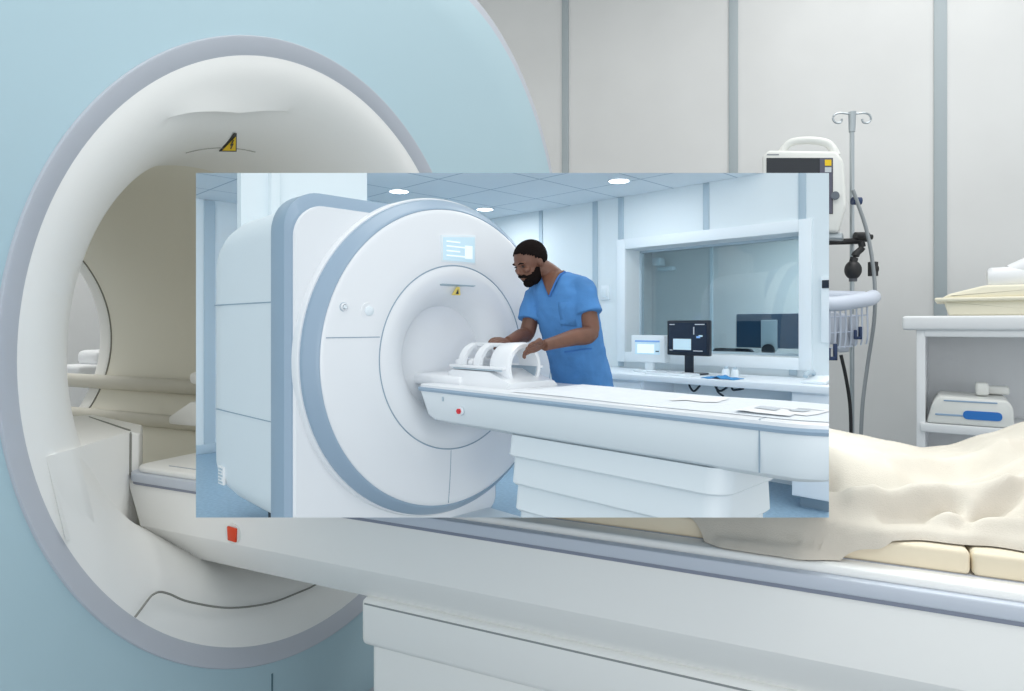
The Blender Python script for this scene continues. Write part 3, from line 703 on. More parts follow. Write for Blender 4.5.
bm = B(); box(bm, xc + .13, xc + .21, -YS - .0, -YS + .014, -.79, -.68); lb_ = part('rating_label', bm, I_paper, s2)
bm = B()
for k in range(5): box(bm, xc + .14, xc + .20 - .015 * (k % 2), -YS - .003, -YS + .003, -.70 - k * .02, -.69 - k * .02)
link('label_print', bm, I_strip, lb_, 'i')
# drum and ring
bm = B(); lathe(bm, [(xa - .05, .972), (-.04, .972), (-.03, .965), (-.03, .9), (xa - .05, .9)], 180, closed_prof=True); part('drum', bm, I_white, s2)
bm = B(); lathe(bm, [(-.03, .94), (-.03, .957), (-.01, .957), (.0, .95), (.045, .912), (.058, .9), (.06, .893), (.04, .88), (-.03, .88)], 180, closed_prof=True); part('front_ring', bm, I_grey, s2, label='blue grey ring around the front cover', sharp=50)
prof = [(.052, .895), (.062, .885), (.067, .86), (.078, .75), (.086, .65), (.09, .56), (.088, .553), (.088, .549), (.091, .545), (.088, .49), (.078, .44), (.05, .385), (.0, .34), (-.06, .315), (-.12, .305), (-.2, .302), (-.2, .33), (-.02, .895)]
bm = B(); lathe(bm, prof, 180, closed_prof=True); part('front_cover', bm, I_white, s2, sharp=60)
bm = B(); lathe(bm, [(.089, .5565), (.0915, .5545), (.0915, .5505), (.088, .5485)], 160, closed_prof=True); part('ring_seam', bm, I_seam, s2)
bm = B(); lathe(bm, [(-.19, .3025), (-1.4, .3025), (-1.4, .32), (-.19, .32)], 120, closed_prof=True); part('bore_liner', bm, mat('blue_bore', (190, 210, 238), .6), s2)
bm = B(); lathe(bm, [(-.50, .3028), (-.50, .3), (-.506, .3), (-.506, .3028)], 120, closed_prof=True); part('bore_seam', bm, I_seam, s2)
bm = B(); lathe(bm, [(-1.4, .302), (-1.4, .36), (-1.41, .36), (-1.41, .0001)], 100); part('bore_end', bm, mat('blue_bore', (190, 210, 238), .6), s2)
def facex(r):
    for (a, b), (c, d) in zip(prof[1:14], prof[2:15]):
        if d <= r <= b: return a + (c - a) * (r - b) / (d - b)
    return .09
bm = B()
for y0 in [-.86 + .03 * k for k in range(11)]: 
    y1 = min(y0 + .03, -.55); box(bm, facex(hypot(y0, .128)) - .008, facex(hypot(y1, .128)) + .0006, y0, y1, .1255, .1305)
part('panel_seam', bm, I_seam, s2)
bm = B()
for k in range(16):
    z = -.558 - .02 * k; box(bm, facex(abs(z)) - .008, facex(abs(z)) + .0008, -.05, -.0465, z - .02, z)
part('panel_seam', bm, I_seam, s2)
ds = B(); prism(ds, [(.079, -.122, .727), (.079, .15, .752), (.079, .15, .568), (.079, -.122, .568)], (.012, 0, 0), .003); dso = part('display_bezel', ds, I_frame, s2)
bm = B(); prism(bm, [(.088, -.11, .715), (.088, .14, .738), (.088, .14, .58), (.088, -.11, .58)], (.005, 0, 0)); link('display', bm, I_scrl, dso, 'i', label='pale blue information display')
bm = B()
for k in range(4): box(bm, .093, .095, -.085, .02 + .04 * (k % 2), .69 - k * .028, .698 - k * .028)
box(bm, .093, .095, .06, .12, .6, .68); link('display_lines', bm, I_scrw, dso, 'i')
for (px, py, r) in ((368, 311, .052), (344, 307, .02)):
    p = PL(px, py, 0, .072, 'i'); bm = B(); lathe(bm, [(.06, r), (.078, r), (.084, r * .9), (.084, r * .72), (.078, r * .68), (.06, r * .68)], 40, cy=p.y, cz=p.z, closed_prof=True); kb = part('control_dial', bm, I_white, s2)
    bm = B(); lathe(bm, [(.06, .0001), (.06, r * .5), (.088, r * .5), (.092, r * .4), (.092, .0001)], 32, cy=p.y, cz=p.z); link('dial_cap', bm, I_frame, kb, 'i')
    bm = B(); lathe(bm, [(.0705, r * 1.25), (.0725, r * 1.22), (.0725, r * 1.12), (.0705, r * 1.1)], 40, cy=p.y, cz=p.z, closed_prof=True); link('dial_groove', bm, I_strip, kb, 'i')
bm = B(); prism(bm, [(.072, -.13, .432), (.1, -.12, .436), (.1, .14, .436), (.072, .15, .432), (.07, .14, .424), (.07, -.12, .424)], (0, 0, .003)); part('crease_strip', bm, I_strip, s2)  # thin grey strip along the crease above the bore
sg2 = thing('warning_sign', 'tiny pale yellow triangular sign above the smaller scanner bore', 'sign', (.07, 0, .39), 'i')
bm = B(); prism(bm, [(.078, -.035, .375), (.078, .03, .375), (.082, .02, .425), (.082, -.0, .425)], (.008, 0, 0)); part('sign_plate', bm, I_sign, sg2)
bm = B(); prism(bm, [(.087, -.01, .382), (.087, .012, .382), (.088, .008, .412)], (.003, 0, 0)); part('sign_symbol', bm, I_dark, sg2)
# table track on floor
bm = B(); box(bm, -.35, .95, -.12, .42, FLI, FLI + .035, .008); tag(link('floor_track', bm, I_body, None, 'i', (.3, .15, FLI)), 'flat pale track plate on the blue floor between smaller scanner and its table pedestal', 'floor plate')
# ------------------------------------------------------------------ smaller table
t2 = thing('patient_table', 'glossy white patient table with stepped pedestal in the smaller bright room', 'patient table', (1.4, 0, FLI), 'i')
XE = 2.44
def plan(x0, x1, hw, r0, r1, n=14):
    pts = []
    for cx, cy, a0, rr in ((x1 - r1, hw - r1, 0, r1), (x0 + r0, hw - r0, 90, r0), (x0 + r0, -(hw - r0), 180, r0), (x1 - r1, -(hw - r1), 270, r1)):
        for k in range(n + 1):
            a = radians(a0 + 90 * k / n); pts.append((cx + rr * cos(a), cy + rr * sin(a)))
    return pts
def zloft(bm, secs):
    loft(bm, [[Vector((x, y, z)) for x, y in pts] for z, pts in secs]); bmesh.ops.recalc_face_normals(bm, faces=bm.faces[:])
bm = B(); zloft(bm, [(-.36, plan(.30, XE - .16, .22, .03, .14)), (-.335, plan(.2, XE - .07, .275, .03, .2)), (-.31, plan(.165, XE - .03, .29, .03, .25)), (-.185, plan(.105, XE, .298, .03, .27)), (-.178, plan(.105, XE - .002, .296, .03, .27))])
part('table_body', bm, I_body, t2, sharp=30)
bm = B(); zloft(bm, [(-.18, plan(.09, XE + .004, .303, .03, .275)), (-.168, plan(.085, XE + .008, .307, .03, .275)), (-.158, plan(.09, XE + .004, .303, .03, .275))]); part('bumper_rail', bm, I_grey, t2)
bm = B(); zloft(bm, [(-.159, plan(.1, XE - .002, .298, .03, .27)), (-.145, plan(.1, XE - .002, .298, .03, .27)), (-.14, plan(.11, XE - .012, .29, .03, .265))]); part('tabletop', bm, I_white, t2)
bm = B(); box(bm, 2.098, 2.102, -.3005, -.296, -.33, -.18); box(bm, 2.098, 2.102, -.299, -.2, -.1405, -.1392); part('end_seam', bm, I_seam, t2)
bm = B(); box(bm, -1.0, .35, -.2, .2, -.16, -.095, .02, 3); part('sliding_board', bm, I_white, t2, label='white sliding board running into the bore')
# pedestal steps
zz = [(-.355, -.462, .255), (-.462, -.60, .245), (-.60, -.73, .235), (-.73, -.88, .225), (-.88, FLI, .215)]
for k, (za, zb, hw) in enumerate(zz):
    bm = B(); zloft(bm, [(zb, plan(.80 + .012 * k, 1.94 - .02 * k, hw, .03, .09)), (zb + .01, plan(.79 + .012 * k, 1.95 - .02 * k, hw + .008, .03, .09)), (za, plan(.79 + .012 * k, 1.95 - .02 * k, hw - .008, .03, .09))])
    part('pedestal_step', bm, I_body, t2, sharp=30)
bm = B(); p = PL(461, 411, 1, -.298, 'i'); tube(bm, [p, p + Vector((0, -.012, 0))], .023, 20, ref=(0, 0, 1)); bo = part('button_bezel', bm, I_frame, t2)
bm = B(); tube(bm, [p + Vector((0, -.01, 0)), p + Vector((0, -.022, 0))], .015, 6, ref=(0, 0, 1)); link('red_button', bm, I_red, bo, 'i', label='red stop button')
bm = B(); p = PL(443, 399, 1, -.298, 'i'); box(bm, p.x - .006, p.x + .006, p.y - .004, p.y, p.z - .012, p.z + .012, .001); part('indicator', bm, I_strip, t2)
# sheet on the table
def sheet_z(x, y, e=1.0): return -.132 + .007 * e * noise.noise(Vector((x * 5, y * 4, 0))) + .004 * e * noise.noise(Vector((x * 14, y * 11, 4)))
bm = B(); g = []
for i in range(91):
    x = .82 + (2.36 - .82) * i / 90; row = []
    for j in range(41):
        v = j / 40; y = -.262 + .012 * sin(x * 7) + v * (.545 - .02 * sin(x * 5 + 1))
        if x > 2.1: y *= 1 - ((x - 2.1) / .27) ** 2 * .35
        e = min(1, 6 * v, 6 * (1 - v), (i + 1) / 8)
        row.append(bm.verts.new((x, y, max(-.1385 + (sheet_z(x, y) + .1385) * e, -.1375))))
    g.append(row)
for i in range(90):
    for j in range(40): bm.faces.new((g[i][j], g[i + 1][j], g[i + 1][j + 1], g[i][j + 1]))
o = link('bed_sheet', bm, I_sheet, None, 'i', (1.6, 0, -.14), sharp=180); tag(o, 'thin white sheet spread along the smaller table', 'sheet')
def patch(bm, cx, cy, rz, u0, u1, v0, v1, lift, th=.002):
    nx, ny = 14, 16; g = []
    for i in range(nx + 1):
        row = []
        for j in range(ny + 1):
            u = u0 + (u1 - u0) * i / nx; v = v0 + (v1 - v0) * j / ny
            x = cx + u * cos(rz) - v * sin(rz); y = cy + u * sin(rz) + v * cos(rz)
            row.append(bm.verts.new((x, y, sheet_z(x, y) + lift)))
        g.append(row)
    for i in range(nx):
        for j in range(ny): bm.faces.new((g[i][j], g[i + 1][j], g[i + 1][j + 1], g[i][j + 1]))
for (px, py, w_, h_, rz, lab) in ((772, 410, .2, .24, .1, 'printed white paper lying on the sheet near the table end'), (802, 411, .15, .2, -.15, 'second printed white paper at the rounded table end'), (700, 399, .2, .24, .25, 'blank white paper on the sheet midway along the table')):
    p = PL(px, py, 2, -.13, 'i')
    t = thing('paper_sheet', lab, 'paper', tuple(p), 'i', 'papers on the smaller table')
    bm = B(); patch(bm, p.x, p.y, rz, -w_ / 2, w_ / 2, -h_ / 2, h_ / 2, .003); part('page', bm, I_paper, t, sharp=180)
    if px != 700:
        bm = B(); patch(bm, p.x, p.y, rz, -w_ * .3, w_ * .1, -h_ * .1, h_ * .2, .0055); patch(bm, p.x, p.y, rz, -w_ * .35, w_ * .35, h_ * .28, h_ * .33, .0055); part('print_block', bm, I_print, t, sharp=180)
# ------------------------------------------------------------------ coil
co = thing('body_coil', 'white ribbed coil cage resting on the smaller table under the technician\'s hands', 'coil', (.5, 0, -.14), 'i')
CYc, CZc, RC = -.005, -.035, .125
bm = B(); xloft(bm, [(.20, [(-.17, -.14), (-.16, -.075), (-.12, -.065), (.12, -.065), (.16, -.075), (.17, -.14)]), (.24, [(-.19, -.14), (-.165, -.06), (-.13, -.05), (.13, -.05), (.165, -.06), (.19, -.14)]), (.55, [(-.19, -.14), (-.165, -.06), (-.13, -.05), (.13, -.05), (.165, -.06), (.19, -.14)]), (.72, [(-.20, -.14), (-.17, -.115), (-.12, -.11), (.12, -.11), (.17, -.115), (.20, -.14)])])
part('coil_base', bm, I_white, co)
bm = B(); lathe(bm, [(.25, RC), (.65, RC), (.65, RC - .022), (.25, RC - .022)], 40, pi, 2 * pi, CYc, CZc, True); part('lower_shell', bm, I_white, co)
for x, w_ in ((.25, .055), (.385, .055)):
    bm = B(); lathe(bm, [(x, RC), (x + w_, RC), (x + w_, RC - .02), (x, RC - .02)], 32, -.05, pi + .05, CYc, CZc, True); bmesh.ops.recalc_face_normals(bm, faces=bm.faces[:]); part('rib', bm, I_white, co)
bm = B(); lathe(bm, [(.52, RC + .002), (.53, RC + .005), (.65, RC + .01), (.665, RC), (.665, RC - .02), (.52, RC - .022)], 64, 0, 2 * pi, CYc, CZc, True); part('end_ring', bm, I_white, co)
for a in (90,):
    bm = B(); box(bm, .25, .62, CYc - .03, CYc + .03, CZc + RC - .02, CZc + RC + .002, .006); part('top_bar', bm, I_white, co)
for s in (-1, 1):
    bm = B(); box(bm, .21, .655, CYc + s * (RC + .012) - .022, CYc + s * (RC + .012) + .022, CZc - .012, CZc + .004, .005); rb_ = part('side_flange', bm, I_white, co)
    bm = B(); box(bm, .25, .64, CYc + s * (RC + .03) - .006, CYc + s * (RC + .03) + .006, CZc - .018, CZc - .012, .001); link('flange_gap', bm, I_strip, rb_, 'i')
bm = B(); ell(bm, (.60, CYc, CZc - .085), ((.07, 0, 0), (0, .055, 0), (0, 0, .014))); part('neck_pad', bm, I_tealdark, co, label='small dark pad inside the coil')
bm = B(); lathe(bm, [(.30, RC - .0225), (.655, RC - .0225), (.655, RC - .028), (.30, RC - .028)], 40, pi * 1.0, 2 * pi, CYc, CZc, True); bmesh.ops.recalc_face_normals(bm, faces=bm.faces[:]); part('inner_liner', bm, mat('coil_liner', (150, 168, 182), .5), co, label='blue grey liner inside the coil')
bm = B(); box(bm, .18, .34, -.1, .1, -.06, .0, .02); part('connector_block', bm, I_white, co)
# ------------------------------------------------------------------ counter and desk things
ct = thing('worktop', 'long white worktop running under the observation window', 'worktop', (.6, 2.3, -.23), 'i')
bm = B(); box(bm, -.75, 2.2, 1.93, WY - .03, -.262, -.212, .006); part('top_slab', bm, I_desk, ct)
kc = thing('base_cabinet', 'white base cabinet under the worktop behind the technician', 'cabinet', (-.35, 2.3, FLI), 'i')
bm = B(); box(bm, -.73, .1, 1.99, WY - .03, FLI + .1, -.263, .004); part('cabinet_body', bm, I_desk, kc)
bm = B(); box(bm, -.7, .07, 1.972, 1.99, -.44, -.285, .003); d_ = part('drawer', bm, I_desk, kc)
bm = B(); box(bm, -.15, .0, 1.96, 1.972, -.37, -.36, .002); link('drawer_handle', bm, I_strip, d_, 'i')
bm = B(); box(bm, -.7, .07, 1.972, 1.99, -.94, -.45, .003); part('door', bm, I_desk, kc)
bm = B(); box(bm, -.7, .07, 2.03, WY - .03, FLI, FLI + .1); part('plinth', bm, I_strip, kc)
kc = thing('base_cabinet', 'white base cabinet under the worktop end beside the table end', 'cabinet', (1.75, 2.3, FLI), 'i')
bm = B(); box(bm, 1.3, 2.2, 1.99, WY - .03, FLI + .08, -.263, .004); part('cabinet_body', bm, I_desk, kc)
bm = B(); box(bm, 1.31, 2.18, 1.972, 1.99, -.97, -.28, .003); d_ = part('door', bm, I_desk, kc)
bm = B(); tube(bm, [Vector((1.36, 1.955, -.35)), Vector((1.36, 1.972, -.35))], .02, 12); link('door_knob', bm, I_strip, d_, 'i')
bm = B(); box(bm, 1.34, 2.18, 2.04, WY - .03, FLI, FLI + .08); part('plinth', bm, mat('plinth_grey', (120, 142, 158), .6), kc)
bm = B(); box(bm, .1, 1.3, 2.45, 2.5, -.75, -.27, .003); tag(link('modesty_panel', bm, I_body, None, 'i', (.7, 2.47, -.75)), 'pale panel closing the knee space under the worktop', 'panel')
for k, (x, lab) in enumerate(((.28, 'thin dark cable loop under the worktop nearest the technician'), (.52, 'double dark cable under the worktop below the black monitor'), (.66, 'single dark cable under the worktop next to the open knee space'))):
    bm = B(); tube(bm, smooth_path([(x, 2.38, -.262), (x + .02, 2.37, -.32), (x + .06, 2.37, -.36 + .02 * k), (x + .1, 2.4, -.31)], 4), .009, 8)
    if k == 1: tube(bm, smooth_path([(x + .03, 2.36, -.262), (x + .04, 2.35, -.34), (x + .09, 2.36, -.38)], 4), .008, 8)
    tag(link('desk_cable', bm, I_dark, None, 'i', (x, 2.38, -.262)), lab, 'cable', 'cables under the worktop')
def monitor(name, lab, px0, py0, px1, py1, y, caseM, scrM, th, items, ztop=-.212, tilt=0):
    a, b2 = PL(px0, py0, 1, y, 'i'), PL(px1, py1, 1, y, 'i')
    x0, x1, z1, z0 = a.x, b2.x, a.z, b2.z
    t = thing(name, lab, 'monitor', ((x0 + x1) / 2, y, ztop), 'i')
    bm = B(); box(bm, x0, x1, y, y + th, z0, z1, .008, 2); part('casing', bm, caseM, t)
    m_ = .02 if th < .06 else .045
    bm = B(); box(bm, x0 + m_, x1 - m_, y - .003, y + .002, z0 + m_ * 1.5, z1 - m_); s = part('screen', bm, scrM, t)
    W, H = x1 - x0 - 2 * m_, z1 - z0 - 2.5 * m_
    for (u0, v0, u1, v1, mm) in items:
        bm = B(); box(bm, x0 + m_ + W * u0, x0 + m_ + W * u1, y - .005, y - .0025, z1 - m_ - H * v1, z1 - m_ - H * v0); link('screen_window', bm, mm, s, 'i')
    bm = B(); xm = (x0 + x1) / 2
    if z0 > ztop + .012: box(bm, xm - .04, xm + .04, y + .02, y + th * .7, ztop + .01, z0 + .05, .006); part('neck', bm, caseM, t)
    bm = B(); box(bm, xm - .11, xm + .11, y - .06, y + .15, ztop, ztop + .014, .005); part('foot', bm, caseM, t)
monitor('white_monitor', 'white monitor with lit pale screen beside the technician', 631, 335, 664.5, 363, 2.28, I_frame, I_scrl, .09, [(.1, .28, .78, .9, I_scrw), (.0, .0, 1, .12, I_scrb), (.84, .72, .97, .8, I_tealdark)])
monitor('black_monitor', 'black monitor with dark scan interface beside the white monitor', 667, 320.5, 709, 356.5, 2.2, I_black, I_scrd, .05, [(.12, .55, .6, .93, I_scrl), (.66, .14, .685, .4, I_print), (.74, .45, .84, .52, I_scrb), (.8, .42, .9, .47, I_scrl), (.02, .04, .16, .07, I_print), (.7, .04, .95, .07, I_print), (.02, .93, .1, .96, I_print), (.66, .94, .9, .97, I_print)])
kb = thing('keyboard', 'flat white keyboard on the worktop in front of the black monitor', 'keyboard', (.33, 2.08, -.212), 'i')
bm = B(); box(bm, .08, .5, 2.03, 2.18, -.212, -.195, .004); part('case', bm, I_frame, kb)
for r_ in range(4):
    bm = B()
    for q in range(12): box(bm, .095 + q * .033, .122 + q * .033, 2.042 + r_ * .032, 2.068 + r_ * .032, -.195, -.190)
    part('key_row', bm, I_print, kb)
p = PL(720, 374, 2, -.2, 'i')
bm = B(); g = []
for i in range(25):
    row = []
    for j in range(13):
        x = .62 + .27 * i / 24; y = 1.97 + .16 * j / 12; row.append(bm.verts.new((x, y + .012 * sin(i * .8), -.2085 + .012 * abs(noise.noise(Vector((x * 18, y * 18, 0)))) + .018 * exp(-((x - .75) / .03) ** 2))))
    g.append(row)
for i in range(24):
    for j in range(12): bm.faces.new((g[i][j], g[i + 1][j], g[i + 1][j + 1], g[i][j + 1]))
o = link('blue_cloth', bm, I_cloth, None, 'i', (.75, 2.05, -.212), sharp=180); tag(o, 'crumpled blue cloth on the worktop edge beside the keyboard', 'cloth'); o.modifiers.new('s', 'SOLIDIFY').thickness = .004
for (px, py, r, lab) in ((726, 366, .032, 'small white capped cup behind the blue cloth, nearer the black monitor'), (735, 369, .028, 'small white capped cup behind the blue cloth, farther from the black monitor')):
    p = PL(px, py, 1, 2.22, 'i'); t = thing('white_cup', lab, 'cup', (p.x, 2.22, -.212), 'i', 'small white cups on the worktop')
    def zt_(bm, prof_, cx, cy, n=20): loft(bm, [[Vector((cx + rr * cos(2 * pi * k / n), cy + rr * sin(2 * pi * k / n), z)) for k in range(n)] for rr, z in prof_]); bmesh.ops.recalc_face_normals(bm, faces=bm.faces[:])
    bm = B(); zt_(bm, [(r * .8, -.212), (r, -.205), (r, -.165), (r * .7, -.15)], p.x, 2.22); part('cup_body', bm, I_frame, t)
    bm = B(); zt_(bm, [(r * .45, -.152), (r * .5, -.135), (r * .3, -.13)], p.x, 2.22); part('cup_cap', bm, I_strip, t)
ph = thing('desk_phone', 'pale desk phone at the cut end of the worktop', 'telephone', (1.42, 2.2, -.212), 'i')
bm = B(); prism(bm, [(1.33, 2.06, -.212), (1.5, 2.06, -.212), (1.5, 2.06, -.19), (1.33, 2.06, -.195)], (0, .2, .03), .004); part('phone_base', bm, I_frame, ph)
bm = B(); tube(bm, smooth_path([(1.35, 2.1, -.165), (1.35, 2.13, -.145), (1.35, 2.22, -.14), (1.35, 2.26, -.155)], 4), .016, 10); part('handset', bm, I_strip, ph)
sw = thing('light_switch', 'white wall switch between the technician and the observation window', 'switch', (-.74, WY, .52), 'i')
bm = B(); box(bm, -.79, -.69, WY - .02, WY, .44, .58, .004); part('switch_plate', bm, I_frame, sw)
bm = B(); box(bm, -.77, -.71, WY - .03, WY - .02, .47, .55, .004); part('rocker', bm, I_wall, sw)
ic = thing('wall_intercom', 'narrow white intercom with black top on the wall past the window', 'intercom', (1.33, WY, .3), 'i')
bm = B(); box(bm, 1.29, 1.42, WY - .04, WY, .06, .56, .004); part('intercom_body', bm, I_frame, ic)
bm = B(); box(bm, 1.30, 1.40, WY - .05, WY - .04, .47, .53, .002); part('intercom_grille', bm, I_black, ic)
# control room contents
cm = thing('control_monitor', 'large dark monitor seen from behind through the observation window', 'monitor', (1.2, 3.5, -.1), 'i')
a, b2 = PL(736, 314, 1, 3.5, 'i'), PL(801, 349, 1, 3.5, 'i')
bm = B(); box(bm, a.x, b2.x, 3.5, 3.55, b2.z, a.z, .01); part('rear_case', bm, I_tealdark, cm)
xm = PL(769, 330, 1, 3.48, 'i').x
bm = B(); box(bm, xm - .075, xm + .075, 3.47, 3.5, b2.z - .02, a.z - .06, .005); part('stand_column', bm, I_strip, cm)
bm = B(); lathe(bm, [(0, .0001), (0, .06), (.03, .06), (.03, .0001)], 24); bm.transform(Matrix.Translation((xm, 3.45, b2.z - .02)) @ Matrix.Rotation(pi / 2, 4, 'Z')); part('stand_hinge', bm, I_black, cm)
bm = B(); box(bm, xm - .15, xm + .15, 3.42, 3.62, b2.z - .09, b2.z - .07, .004); part('stand_foot', bm, I_black, cm)
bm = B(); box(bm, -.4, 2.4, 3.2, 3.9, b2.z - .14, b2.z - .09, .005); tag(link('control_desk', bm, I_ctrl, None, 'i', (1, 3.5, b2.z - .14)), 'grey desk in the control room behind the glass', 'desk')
ch = thing('office_chair', 'black office chair back showing behind the observation window sill', 'chair', (.75, 4.15, FLI), 'i')
p = PL(733, 350, 1, 4.15, 'i')
bm = B(); box(bm, p.x - .23, p.x + .23, 4.12, 4.18, p.z - .45, p.z + .02, .06, 4); part('backrest', bm, I_black, ch)
bm = B(); box(bm, p.x - .24, p.x + .24, 4.18, 4.62, FLI + .42, FLI + .5, .03, 3); part('seat', bm, I_black, ch)
bm = B(); tube(bm, [Vector((p.x, 4.4, FLI + .04)), Vector((p.x, 4.4, FLI + .43))], .03, 12); part('gas_column', bm, I_strip, ch)
bm = B()
for k in range(5): tube(bm, [Vector((p.x, 4.4, FLI + .06)), Vector((p.x + .28 * cos(k * 1.2566), 4.4 + .28 * sin(k * 1.2566), FLI + .02))], .02, 8)
part('star_base', bm, I_black, ch)
wc = thing('wall_camera', 'small camera unit high on the control room wall', 'camera', (-.9, 5.0, 1.0), 'i')
p = PL(659, 262, 1, 5.1, 'i'); bm = B(); box(bm, p.x - .06, p.x + .06, 5.02, 5.16, p.z - .05, p.z + .05, .01); part('camera_body', bm, I_strip, wc)
bm = B(); box(bm, p.x - .03, p.x + .2, 5.1, 5.2, p.z - .12, p.z - .07, .008); part('bracket', bm, I_strip, wc)

# ================================================================== TECHNICIAN
FB = (-RI * .68 - FI * .73).normalized(); SB = (RI * .73 - FI * .68).normalized()   # body facing, his left side
DM = 3.98
man = thing('person', 'person in blue short-sleeved scrubs leaning over the ribbed coil with both hands on it', 'person', tuple(Vector((J(585, 385, 4.0).x, J(585, 385, 4.0).y, FLI))), 'i')
def ering(c, a, b, A=SB, Bv=FB, n=28, e=2.3):
    out = []
    for k in range(n):
        t = 2 * pi * k / n; ct_, st_ = cos(t), sin(t)
        out.append(c + A * a * math.copysign(abs(ct_) ** (2 / e), ct_) + Bv * b * math.copysign(abs(st_) ** (2 / e), st_))
    return out
def remesh(o, vox, smooth=6):
    m = o.modifiers.new('r', 'REMESH'); m.mode = 'VOXEL'; m.voxel_size = vox; m.use_smooth_shade = True
    s = o.modifiers.new('s', 'SMOOTH'); s.factor = .5; s.iterations = smooth
hips = J(583, 398, 4.04)
Lsh, Rsh = J(583, 290, 3.87), J(537, 291, 4.12)
Lel, Rel = J(590, 333, 3.80), J(527, 333, 4.05)
Lwr, Rwr = J(544, 345.5, 3.53), J(508, 341.5, 3.84)
neck0, neck1 = J(560, 276, 4.0), J(541, 264, 3.99)
HC = J(530.5, 263, 3.98)
# head frame
HF = (-RI * .80 - FI * .60).normalized(); HS = HF.cross(UP).normalized()
if HS.dot(RI) < 0: HS = -HS
pt = radians(27); HFd = (HF * cos(pt) - UP * sin(pt)).normalized(); HU = (UP * cos(pt) + HF * sin(pt)).normalized()
S_ = 1.06
def H(f, s, u): return HC + (HFd * f + HS * s + HU * u) * S_
bm = B()
ell(bm, H(-.012, 0, .03), (HFd * .104 * S_, HS * .080 * S_, HU * .095 * S_), seg=32, rings=24)
ell(bm, H(.022, 0, -.035), (HFd * .074 * S_, HS * .064 * S_, HU * .086 * S_), seg=28, rings=20)
ell(bm, H(.056, 0, -.093), (HFd * .032 * S_, HS * .034 * S_, HU * .026 * S_))
ell(bm, H(.082, 0, .030), (HFd * .016 * S_, HS * .056 * S_, HU * .012 * S_))            # brow
tube(bm, [H(.088, 0, .018), H(.100, 0, -.008), H(.108, 0, -.022)], [.010, .013, .016], 12)   # nose
for s in (-1, 1):
    ell(bm, H(.098, s * .012, -.027), (HFd * .011, HS * .010, HU * .009))
    ell(bm, H(.070, s * .040, -.012), (HFd * .022, HS * .022, HU * .018))              # cheek
    ell(bm, H(-.008, s * .080, .0), (HFd * .020, HS * .008, HU * .034))                # ear
    ell(bm, H(-.004, s * .084, -.004), (HFd * .012, HS * .008, HU * .022))
ell(bm, H(.091, 0, -.050), (HFd * .012, HS * .026, HU * .007)); ell(bm, H(.089, 0, -.062), (HFd * .012, HS * .022, HU * .008))
tube(bm, smooth_path([J(561, 290, 4.02), J(555, 278, 4.0), J(546, 270, 3.99), H(-.035, 0, -.03)], 4), [.08, .074, .07, .066, .062, .06, .058, .057, .056, .056, .056, .056, .056], 20)
# hidden torso + limbs keep the body one surface
loft(bm, [ering(hips, .15, .10), ering(J(574, 340, 4.0), .15, .10), ering(J(566, 300, 3.99), .17, .10), ering(J(562, 286, 4.0), .13, .08), ering(J(560, 276, 4.0), .07, .06)])
tube(bm, smooth_path([Lsh, (Lsh + Lel) / 2 + FB * -.01, Lel, (Lel * .6 + Lwr * .4), Lwr], 4), [.058, .058, .057, .056, .055, .054, .053, .052, .053, .053, .052, .050, .047, .043, .038, .034, .031], 18)
tube(bm, smooth_path([Rsh, (Rsh + Rel) / 2, Rel, (Rel * .6 + Rwr * .4), Rwr], 4), [.055, .055, .054, .053, .052, .051, .050, .050, .050, .049, .047, .045, .043, .040, .036, .032, .030], 18)
for s in (-1, 1):
    hp = hips + SB * s * .09; kn = Vector((hp.x, hp.y, FLI + .5)) + FB * .02; an_ = Vector((hp.x, hp.y, FLI + .09))
    tube(bm, [hp, (hp + kn) / 2, kn, (kn + an_) / 2 - FB * .015, an_], [.085, .078, .055, .052, .036], 16)
# hands
def hand(wr, dirv, out, nrm, curl, sgn):
    """dirv: towards the knuckles, out: towards the thumb side, nrm: back of hand"""
    dirv = dirv.normalized(); out = (out - dirv * out.dot(dirv)).normalized(); nrm = nrm.normalized()
    ell(bm, wr + dirv * .045, (dirv * .052, out * .046, nrm * .018))
    k0 = wr + dirv * .085
    for i, L in enumerate((.072, .08, .075, .06)):
        o_ = k0 + out * (.035 - .0235 * i) - dirv * (.0, -.003, 0, .008)[i] * 1.0
        a = curl; p1 = o_ + (dirv * cos(a * .5) - nrm * sin(a * .5)) * L * .45
        p2 = p1 + (dirv * cos(a * 1.3) - nrm * sin(a * 1.3)) * L * .32; p3 = p2 + (dirv * cos(a * 1.9) - nrm * sin(a * 1.9)) * L * .26
        tube(bm, [o_ - dirv * .03, o_, p1, p2, p3], [.010, .010, .009, .0083, .007], 10); ell(bm, p3, (dirv * .007, out * .007, nrm * .007), seg=10, rings=8)
    t0 = wr + dirv * .03 + out * .03; t1 = t0 + (dirv * .6 + out * .75 - nrm * .25).normalized() * .04; t2_ = t1 + (dirv * .85 + out * .1 - nrm * .5).normalized() * .035
    tube(bm, [t0 - out * .015, t0, t1, t2_], [.014, .0145, .012, .009], 10); ell(bm, t2_, (dirv * .009, out * .009, nrm * .009), seg=10, rings=8)
dl = (J(520, 349, 3.44) - Lwr); hand(Lwr, dl, -FI * .5 + UP * .2 - RI * .3, (UP * .8 - FI * .55), .75, 1)
dr = (J(488, 340.5, 3.72) - Rwr); hand(Rwr, dr, -FI * .8 - UP * .2, (UP * .95 - FI * .2), .45, -1)
body = part('body', bm, I_skin, man, sharp=180); remesh(body, .0042, 3)
